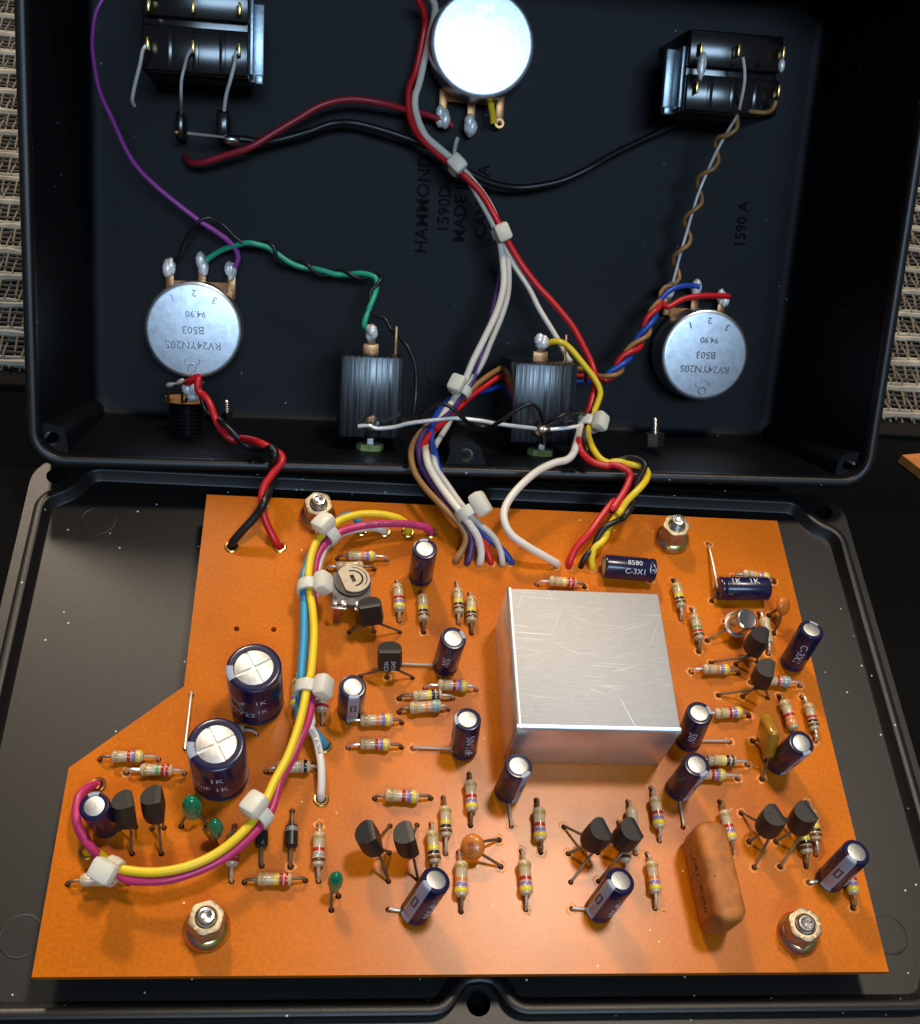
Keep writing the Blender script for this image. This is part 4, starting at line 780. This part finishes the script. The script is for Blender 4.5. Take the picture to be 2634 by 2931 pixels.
tie((34.34,24.42,7.00), dirv((36.62,27.84,7.00), (32.08,21.68,7.00)), (-.35, .15, .9), 2.0, 'cable tie above the diodes on the yellow and pink wires')
tie((10.85,15.19,5.50), dirv((14.09,14.64,5.50), (8.93,17.49,5.00)), (-.15, -.35, .9), 2.0, 'cable tie at the front left end of the yellow and pink wires')
# ---------------------------------------------------------------- board harness
r = .92
wire('thick yellow wire looping along the left half of the board', WC['yellow'], [(60.96,90.01,-0.80), (60.81,88.96,0.80), (60.52,89.70,2.50), (58.97,89.83,4.00), (58.08,89.81,4.60), (54.93,89.89,5.40), (50.99,89.35,6.00), (47.68,87.96,6.40), (45.52,86.35,6.60), (43.42,83.96,6.60), (41.68,81.37,6.40), (40.76,77.44,6.40), (40.53,73.61,6.40), (40.89,69.89,6.40), (41.63,65.65,6.40), (42.09,61.20,6.40), (42.11,56.84,6.40), (41.83,51.35,6.60), (41.40,49.74,7.00), (40.80,44.63,7.40), (39.88,39.77,7.60), (38.33,34.39,7.80), (36.48,30.21,7.80), (34.58,25.34,7.80), (31.57,21.01,7.60), (27.58,17.60,7.20), (23.00,15.47,7.00), (18.07,14.67,6.60), (13.25,15.18,6.00), (10.58,16.15,5.60), (8.82,17.92,4.60), (7.15,19.33,3.00), (5.84,19.89,1.20), (5.28,20.48,-0.80)], r)
wire('thick pink wire running beside the yellow one and curling round the small left capacitor', WC['pink'], [(65.86,90.09,-0.80), (65.67,89.08,0.80), (65.09,89.01,2.20), (63.59,89.06,3.00), (58.95,88.62,4.20), (53.30,87.55,5.00), (49.42,86.43,5.20), (46.15,84.63,5.60), (43.65,82.15,5.40), (42.38,80.06,5.00), (41.77,77.25,4.80), (41.62,74.18,4.60), (41.64,69.92,4.40), (41.94,60.86,4.40), (42.11,53.53,4.60), (42.13,46.36,5.60), (41.71,42.66,6.00), (40.68,39.34,6.40), (39.21,35.01,6.40), (37.46,31.12,6.40), (36.03,25.28,6.40), (32.98,20.94,6.20), (29.22,17.58,6.00), (24.89,15.37,5.60), (20.27,13.93,5.40), (16.67,13.69,5.20), (13.29,14.08,5.00), (10.81,15.85,4.80), (8.90,17.40,4.60), (6.23,20.16,4.40), (4.32,22.73,4.20), (3.47,25.43,4.20), (3.45,28.49,3.80), (4.39,30.64,2.60), (5.16,31.69,1.20), (5.32,32.48,-0.80)], r)
wire('sky blue wire beside the yellow wire down the left of the board', WC['sky_blue'], [(51.04,89.91,-0.80), (50.91,89.20,0.60), (50.68,89.70,1.60), (49.91,90.34,2.60), (48.87,90.61,3.60), (47.18,89.60,4.40), (45.02,86.98,4.80), (42.67,83.50,4.80), (40.90,79.99,5.00), (40.14,77.04,5.00), (39.63,74.02,5.20), (39.78,70.59,5.20), (40.03,66.31,5.20), (40.21,60.35,5.20), (40.12,54.56,5.20), (40.02,49.62,5.00), (39.96,48.99,4.20), (40.37,42.89,3.40), (42.62,42.28,2.60), (43.94,41.13,1.80), (44.78,40.57,0.80), (44.92,40.71,-0.80)], r)
wire('printed white wire dropping from the harness to a brass eyelet', WC['white'], [(55.94,89.92,-0.80), (55.79,89.11,0.50), (53.53,89.27,1.20), (49.55,87.71,2.40), (46.22,85.48,3.40), (43.57,81.77,4.00), (42.16,75.73,4.20), (41.71,66.97,4.20), (41.81,58.04,4.20), (41.85,47.76,4.40), (42.41,43.00,4.20), (42.10,42.65,4.00), (43.13,40.63,3.60), (43.96,38.05,3.00), (44.51,35.23,2.60), (44.65,32.53,2.00), (44.66,30.50,1.00), (44.71,30.47,-0.80)], .85)
def print_along(par_pts, txt, size, r_, off):      # lettering wrapped on the top of a wire
    P = smooth([Vector(p) for p in par_pts]); Ls = [0]
    for a, b in zip(P, P[1:]): Ls.append(Ls[-1]+(b-a).length)
    v, f = text(txt, size); x0 = min(q[0] for q in v); out = []
    for x, y, z in v:
        s = off+x-x0; i = max(k for k in range(len(Ls)-1) if Ls[k] <= s or k == 0); u = (s-Ls[i])/(Ls[i+1]-Ls[i]); c = P[i].lerp(P[i+1], u); t = (P[i+1]-P[i]).normalized()
        vv = (Vector(CAM_LOC)-c); vv = Vector((0, -.35, 1)); nn = (vv-t*vv.dot(t)).normalized(); ss = nn.cross(t); a = y/r_; out.append(c+(nn*math.cos(a)+ss*math.sin(a))*(r_+.02))
    return out, f
pk = [o for o in col.objects if o.name == 'wire' or o.name.startswith('wire.')]
def print_on(label_part, pts, txt, size, r_, off):
    o = next(q for q in pk if label_part in q['label']); v, f = print_along(pts, txt, size, r_, off); g = G(); l0 = Vector(o.location)/S; g.add([p-l0 for p in v], f); obj('lettering', g, M_mark, o)
print_on('pink', [(63.59,89.06,3.00), (58.95,88.62,4.20), (53.30,87.55,5.00), (49.42,86.43,5.20), (46.15,84.63,5.60)], 'SAE-DNARUJIWF  SAE', 1.15, .84, 1.5)
print_on('printed white', [(42.10,42.65,4.00), (43.13,40.63,3.60), (43.96,38.05,3.00), (44.51,35.23,2.60), (44.65,32.53,2.00), (44.66,30.50,1.00)], '3239  8174A8', .85, .77, 1.0)
# ---------------------------------------------------------------- rear bundle onto the board
grp = None; r = .78
wire('white wire in front of the many coloured bundle, ending at the rear hole row', WC['white'], [(62.27,201.86,55.64), (63.70,202.63,51.95), (62.84,201.19,44.36), (61.19,193.50,38.82), (60.30,190.38,36.85), (60.77,186.96,34.52), (62.98,182.34,32.28), (66.65,178.83,31.25), (70.25,176.36,29.88), (73.38,174.34,27.52), (76.75,170.33,24.43), (79.93,166.30,21.33), (82.04,163.48,18.11), (83.14,159.28,14.88), (83.41,154.08,12.05), (81.92,148.46,8.82), (79.01,142.52,5.26), (76.75,138.42,2.25), (74.73,134.07,-1.05), (72.19,129.19,-1.93), (69.35,123.96,-1.69), (66.61,117.24,-0.11), (64.85,111.46,2.48), (64.26,104.53,8.00), (64.93,100.80,8.00), (67.28,95.86,8.00), (70.58,90.42,8.00), (73.63,87.37,6.00), (75.22,85.49,4.40), (76.03,83.52,2.20), (75.98,82.19,0.60), (75.98,82.77,-0.80)], .95)
wire('grey wire of the rear bundle, second from the right at the hole row', WC['grey'], [(72.30,175.59,28.20), (77.65,171.71,24.44), (80.92,168.06,21.01), (83.12,164.58,17.80), (84.50,160.66,14.87), (84.89,154.36,10.82), (83.57,149.00,7.87), (80.88,142.78,4.00), (79.02,138.69,0.98), (75.74,134.25,-2.38), (72.80,129.07,-3.58), (71.08,122.96,-2.85), (68.19,115.61,-0.48), (66.40,109.86,2.14), (66.00,104.02,7.00), (66.61,101.22,7.00), (68.55,97.62,7.00), (71.50,92.32,7.00), (74.78,88.75,6.00), (78.16,86.38,4.60), (80.01,84.32,2.60), (80.76,82.20,0.60), (81.01,82.74,-0.80)], r)
wire('white wire running from the middle cable tie down to the right jack', WC['white'], [(71.43,176.85,28.89), (77.40,172.09,24.88), (80.89,168.32,21.31), (82.78,163.91,17.81), (85.75,160.19,14.31), (90.12,155.62,10.57), (92.67,151.94,7.87), (97.16,146.21,4.33), (99.97,141.64,2.13), (100.93,140.17,1.96)], r)
wire('red wire running straight from the top of the box past the right jack', WC['red'], [(59.19,203.39,54.44), (61.15,203.05,51.00), (61.65,202.42,47.28), (60.24,196.23,40.40), (58.86,192.67,37.97), (58.75,189.22,35.60), (59.63,185.83,33.29), (62.13,181.75,31.66), (67.63,177.37,29.59), (72.20,173.78,28.43), (76.51,170.59,26.23), (80.09,166.61,23.16), (83.45,163.08,19.12), (87.73,159.30,14.75), (91.78,155.54,11.92), (95.76,152.37,9.76), (100.54,147.50,7.16), (103.56,142.81,4.83), (105.77,138.37,2.80), (105.98,133.72,2.08), (104.71,128.07,0.31), (102.69,122.60,0.26), (100.43,117.35,1.96), (98.00,109.13,9.00), (98.50,106.47,9.00), (100.56,103.95,9.00), (103.93,103.07,9.00), (104.68,103.60,9.00), (106.93,103.03,9.00), (108.65,102.01,8.60), (108.84,100.82,8.00), (107.43,97.66,7.40), (104.41,93.21,6.60), (105.09,95.59,6.20), (102.14,91.92,5.60), (99.30,88.09,4.60), (96.73,85.63,3.20), (95.48,83.63,2.00), (95.08,82.35,0.80), (95.40,82.73,-0.80)], .9)
wire('purple wire tucked behind the white ones in the middle of the box', WC['purple'], [(82.06,164.73,16.50), (83.16,161.70,13.82), (82.60,156.23,9.98), (81.05,149.02,6.47), (79.52,143.68,3.54), (78.22,138.37,0.65), (76.55,134.57,-2.05), (73.92,130.22,-2.33), (70.94,124.31,-1.34), (65.74,117.99,0.75), (64.02,113.62,3.42), (62.91,108.22,6.00), (63.46,102.74,6.00), (65.61,98.20,6.00), (68.76,93.49,5.80), (72.02,89.31,5.00), (73.93,86.10,3.40), (73.86,83.68,1.80), (73.35,82.00,0.50), (73.26,82.78,-0.80)], r)
wire('brown wire of the rear bundle, leftmost at the hole row', WC['brown'], [(105.71,144.11,-4.29), (97.28,145.60,-5.37), (87.80,143.42,-4.51), (85.11,141.96,-3.06), (80.79,138.16,-2.66), (76.83,133.90,-2.81), (73.39,129.37,-3.26), (69.38,123.69,-1.99), (65.42,118.88,0.27), (62.72,113.03,2.81), (61.09,105.60,7.00), (61.77,100.45,7.00), (63.99,96.19,7.00), (67.11,92.07,7.00), (70.82,88.60,5.60), (72.59,86.50,4.00), (72.27,84.43,2.20), (70.79,82.38,0.60), (71.26,82.79,-0.80)], r)
wire('red wire of the rear bundle crossing behind the right jack', WC['red'], [(105.87,142.98,-5.56), (97.47,144.17,-6.97), (87.96,142.15,-5.93), (84.48,139.78,-3.97), (80.01,135.69,-3.91), (76.63,131.97,-3.45), (72.86,126.93,-2.98), (67.35,117.80,0.50), (65.14,112.51,3.65), (63.58,106.97,5.50), (64.62,101.79,5.50), (67.76,95.94,5.50), (72.05,90.21,5.00), (75.73,86.06,3.60), (77.57,84.00,1.60), (78.28,82.49,0.50), (78.57,82.96,-0.80)], r)
wire('blue wire of the rear bundle, rightmost at the hole row', WC['blue'], [(105.99,142.12,-6.52), (97.66,142.74,-8.57), (88.12,140.88,-7.36), (81.19,136.68,-5.84), (75.81,133.54,-4.67), (71.88,131.45,-3.89), (69.24,126.49,-1.86), (67.02,120.41,0.43), (66.19,114.11,2.40), (66.35,106.43,6.40), (67.10,102.11,6.20), (68.49,97.91,6.00), (70.06,94.79,6.00), (72.95,90.34,5.20), (77.19,86.44,3.80), (80.71,84.67,1.80), (82.58,82.78,0.50), (83.00,83.17,-0.80)], r)
wire('short pale lead from the middle lug of the top potentiometer to the topmost cable tie', WC['grey'], [(71.32,186.49,29.16), (70.88,184.84,28.83), (70.41,180.78,28.81), (71.12,177.63,28.27), (72.40,175.60,27.45)], .6)
# jack 1 and switch wires
c1 = [(21.79,164.42,10.52), (27.32,164.18,10.09), (31.13,162.25,7.81), (37.39,161.47,6.75), (42.38,160.25,6.72), (50.68,159.06,8.14), (53.61,157.82,8.16), (52.96,155.28,6.84), (52.35,152.27,6.49), (51.71,149.82,5.28)]
ga, bl = ropes(c1, [.25, .95], 4.4, [0, math.pi])
wire('teal green wire from the left potentiometer to the left jack', WC['green'], [(12.26,163.30,5.07), (13.06,163.90,5.72), (16.58,164.73,8.03)]+thin(ga, 5)+[(50.95,147.84,4.58), (50.66,145.04,4.47), (51.59,141.59,6.58)], .78)
wire('thin black wire twisted round the teal green wire', WC['black'], [(4.61,163.57,4.11), (5.93,163.72,5.74), (7.53,164.74,9.83), (9.89,165.76,13.90), (12.66,166.95,15.14), (16.21,166.95,13.53), (19.53,165.02,11.27)]+thin(bl, 3)+[(53.04,148.50,5.26), (55.51,147.31,5.35), (57.04,145.00,4.23), (58.86,142.61,4.50), (60.91,139.71,4.19), (62.69,136.68,2.25), (63.24,133.59,0.28), (63.24,129.26,-1.56), (62.78,124.82,-2.02), (62.05,121.20,-1.54)], .55)
wire('violet wire sweeping down the left side of the box to a potentiometer lug', WC['violet'], [(-7.09,180.39,60.80), (-8.83,178.23,58.43), (-9.71,176.77,55.33), (-10.40,176.10,50.09), (-9.79,174.36,42.13), (-7.57,172.91,35.94), (-4.06,170.71,27.37), (0.94,169.49,21.35), (9.86,166.82,15.08), (14.64,165.78,12.27), (18.26,164.89,9.67), (19.89,163.85,6.95), (19.27,162.92,4.43)], lambda t: .40+.27*t)
wire('dark red wire crossing from the top left switch to the top potentiometer', WC['dark_red'], [(5.98,183.79,19.32), (7.02,180.60,20.82), (8.46,177.50,22.56), (11.46,176.16,23.97), (16.29,176.68,25.91), (22.26,177.59,28.24), (28.10,180.33,31.13), (32.74,182.47,33.37), (38.59,185.09,36.11), (45.36,187.25,36.82), (52.75,187.99,35.92), (58.69,189.07,33.94), (63.89,190.37,32.24), (70.04,190.04,30.18)], .95)
wire('black cable running right across the box behind the topmost cable tie', WC['black'], [(16.58,179.29,28.81), (20.15,179.41,28.85), (25.28,180.21,28.07), (30.03,181.88,28.30), (35.98,183.41,29.82), (40.78,184.88,31.32), (46.08,186.17,31.10), (51.91,185.73,30.42), (59.08,184.79,29.15), (64.12,183.14,28.65), (68.75,181.47,28.13), (71.33,179.25,27.06), (74.41,178.12,25.71), (80.21,177.70,23.56), (86.41,178.24,22.47), (91.97,178.89,23.02), (98.33,180.28,24.39), (104.57,182.63,26.82), (109.74,185.71,28.60), (114.91,188.53,30.09), (120.65,191.41,31.63), (126.89,194.33,33.20)], .95)
# brown wire coiled round a bare one
bare = [(132.99,183.99,58.96), (134.18,182.69,55.98), (134.71,181.58,53.21), (135.06,180.74,49.26), (135.68,181.61,45.71), (134.93,182.09,40.27), (133.56,180.69,35.75), (132.58,179.26,31.17), (131.30,176.68,26.84), (130.61,174.39,22.79), (129.96,171.77,18.38), (129.29,169.11,13.92), (128.81,166.55,9.58), (128.58,165.12,6.49)]
wire('bare silver wire dropping from the upper right switch to the right potentiometer', M_solder, bare, .38)
wire('brown wire coiled loosely round the bare wire below the upper right switch', WC['brown'], [(143.20,180.90,50.68), (142.78,179.84,49.52), (141.60,179.95,48.17), (138.58,180.68,47.58), (136.32,182.30,46.46)]+thin(ropes(bare[4:], [1.5], 4.5, [2.4])[0], 3)+[(126.81,164.72,6.10), (125.53,163.04,5.75)], .62)
tp = [(124.54,159.22,6.02), (122.01,154.78,4.13), (120.76,151.72,2.25), (118.27,148.59,0.33), (115.72,145.90,-1.10), (113.98,143.26,-2.50), (111.63,141.17,-3.26), (109.81,141.69,-4.13)]
b1, b2, b3 = ropes(tp, .95, 2.1, [0, 2.1, 4.2])
wire('blue wire from the right potentiometer, twisted with red and brown', WC['blue'], [(135.59,164.51,7.09), (133.96,164.64,7.29), (130.48,163.61,7.74), (127.15,161.88,7.41)]+thin(b1, 3)+[(107.32,142.19,-6.48)], .8)
wire('red wire arching over the right potentiometer, twisted with blue and brown', WC['red'], [(143.43,163.40,5.60), (141.91,162.66,6.33), (135.53,160.83,7.47), (130.34,159.27,7.40), (126.23,157.02,6.51)]+thin(b2, 3)+[(107.23,142.76,-5.84)], .85)
wire('brown wire end twisted with the red and blue wires beside the right potentiometer', WC['brown'], [(125.53,163.04,5.75), (125.26,161.57,5.63)]+thin(b3, 3)+[(107.13,143.48,-5.04)], .72)
# ground bus across the jacks
wire('bare silver bus wire running across the two jack sockets', M_solder, [(49.92,118.11,-0.12), (52.42,118.04,0.47), (54.02,117.67,0.01), (57.88,117.72,0.70), (60.89,117.75,2.14), (64.67,117.68,3.44), (70.77,117.78,4.86), (76.69,117.76,4.66), (81.25,118.12,3.42), (85.85,118.61,2.32), (90.50,119.17,1.31), (93.36,119.15,1.20), (97.80,119.59,1.55), (101.66,120.84,1.32)], .48)
wire('thin black wire looping round the bare bus wire to the right jack', WC['black'], [(63.53,119.44,-0.55), (64.10,119.09,3.54), (65.55,119.10,6.50), (68.11,119.13,7.96), (70.44,118.28,7.68), (72.99,117.31,5.77), (75.79,117.99,2.69), (79.06,118.27,2.15), (81.68,117.23,5.41), (84.48,118.23,7.94), (87.49,119.42,9.18), (90.07,119.49,7.68), (92.15,119.52,2.39)], .55)
wire('short black wire from the right jack solder joint to the right cable tie', WC['black'], [(92.96,119.56,2.41), (93.56,118.62,5.09), (95.95,119.20,6.42), (99.66,121.57,5.20), (103.77,124.67,1.04), (105.85,128.95,1.26), (106.82,133.76,2.11), (106.17,137.98,2.34)], .55)
sj = thing('solder_joint', 'lumpy solder joint where wires meet at the foot of the right jack', 'solder joint', BOX @ T((111.38,9.70,-12.00)))
g = G(); g.blob((0, 0, 0), 1.8, (1.2, 1.0, .8), 6); g.tube([(.3, -.8, 0), (.8, -3.5, -.4)], lambda u: .7-.3*u, 8, False); obj('solder', g, mat('warm_solder', (.62, .52, .40), .3, 1.0), sj, ang=80)
sj2 = thing('solder_joint', 'dark scorched solder joint on the left jack', 'solder joint', BOX @ T((71.65,9.62,-13.00)))
g = G(); g.blob((0, 0, 0), 1.4, (1.1, 1.3, .8), 5); obj('solder', g, M_dull, sj2, ang=80)
# yellow, black and white leads of the right jack
yb = [(105.14,104.21,9.00), (107.92,104.78,9.00), (110.84,104.07,9.40), (112.43,102.50,9.20), (110.59,98.73,8.40), (108.65,95.17,7.40), (106.16,91.62,6.40), (106.31,92.15,5.60), (103.21,89.38,4.80), (101.67,87.06,4.00), (100.23,85.25,3.00)]
y1, k1 = ropes(yb, .8, 2.0, [1.2, 1.2+math.pi])
wire('yellow wire from the right jack twisted with black, ending near the lying capacitor', WC['yellow'], [(93.60,140.43,6.98), (94.59,140.28,8.27), (96.46,139.73,9.11), (98.87,139.01,8.22), (102.11,136.11,6.38), (105.16,133.14,4.46), (106.68,130.50,2.96), (106.15,128.02,1.72), (104.47,124.16,0.45), (102.75,118.65,1.84), (100.80,108.42,9.20), (102.35,104.87,9.20), (104.41,103.86,9.00)]+thin(y1, 3)+[(99.88,83.21,1.40), (100.23,82.24,0.30), (100.52,82.62,-0.80)], .85)
wire('black wire twisted with the yellow one, ending at the rear board edge', WC['black'], [(103.93,123.59,-0.17), (101.53,117.67,2.29), (99.65,109.81,8.00), (100.66,106.44,8.00), (103.92,104.23,8.00)]+thin(k1, 3)+[(98.49,83.64,2.20), (97.88,82.65,0.80), (98.05,82.85,-0.80)], .72)
wire('thick white wire bowing out in a wide loop onto the rear of the board', WC['white'], [(102.19,124.04,0.39), (100.71,118.55,1.79), (97.34,108.35,9.00), (96.43,105.85,9.00), (94.80,104.06,9.00), (92.03,103.07,9.00), (87.82,100.29,9.00), (83.44,95.69,8.60), (80.87,91.67,8.00), (80.41,88.51,7.40), (81.85,85.54,6.40), (85.65,83.64,4.80), (89.23,82.76,3.00), (91.74,82.41,1.40), (92.59,82.67,0.40), (92.68,82.77,-0.80)], .95)
# left red and black pair to the board
wire('thick red wire from the power socket down to a brass eyelet', WC['red'], [(11.43,125.32,3.14), (12.46,124.25,4.91), (14.15,124.34,6.46), (14.28,122.86,6.30), (14.24,122.04,5.39), (14.86,121.35,4.60), (16.18,120.03,4.57), (17.38,118.16,3.95), (18.61,115.57,2.52), (19.85,113.30,2.19), (21.47,111.32,2.18), (23.20,110.78,1.52), (24.71,109.88,3.47), (28.85,104.52,9.00), (31.83,102.72,9.00), (33.70,101.26,9.00), (33.86,99.77,8.80), (32.31,97.56,8.00), (30.55,94.52,7.00), (30.19,91.68,6.00), (30.81,88.92,4.40), (32.05,86.77,2.60), (33.56,84.84,0.80), (34.26,84.85,-0.80)], .92)
wire('black wire twisted with the thick red one, ending at the left brass eyelet', WC['black'], [(15.09,126.15,2.45), (14.91,124.19,3.27), (14.83,122.45,3.57), (15.05,121.12,2.83), (15.76,119.79,1.32), (16.90,118.67,0.63), (18.18,117.88,0.61), (20.21,113.33,4.46), (22.06,111.44,4.39), (24.26,109.72,3.31), (26.17,108.42,2.54), (28.10,108.75,1.34), (31.18,101.83,10.50), (32.22,101.22,11.00), (32.38,99.61,10.50), (31.88,100.37,6.00), (32.07,98.40,5.00), (31.75,94.89,6.00), (30.83,90.25,7.40), (29.53,88.42,5.60), (26.53,85.77,3.00), (24.67,84.26,1.00), (24.42,84.37,-0.80)], lambda t: .5+.38*min(1, t*1.7))
g = G(); gy = Vector((100.65,81.98,-43.00)); g.tube([Vector((100.01,84.84,-44.00))-gy, (0, 0, 0), Vector((100.99,79.81,-43.00))-gy], .8, 8); obj('wire', g, WC['yellow'], label='stub of yellow wire on the right lug of the top potentiometer', cat='wire', M=BOX @ T(gy))
bpy.data.objects.remove(_fo)
scn.render.film_transparent = False
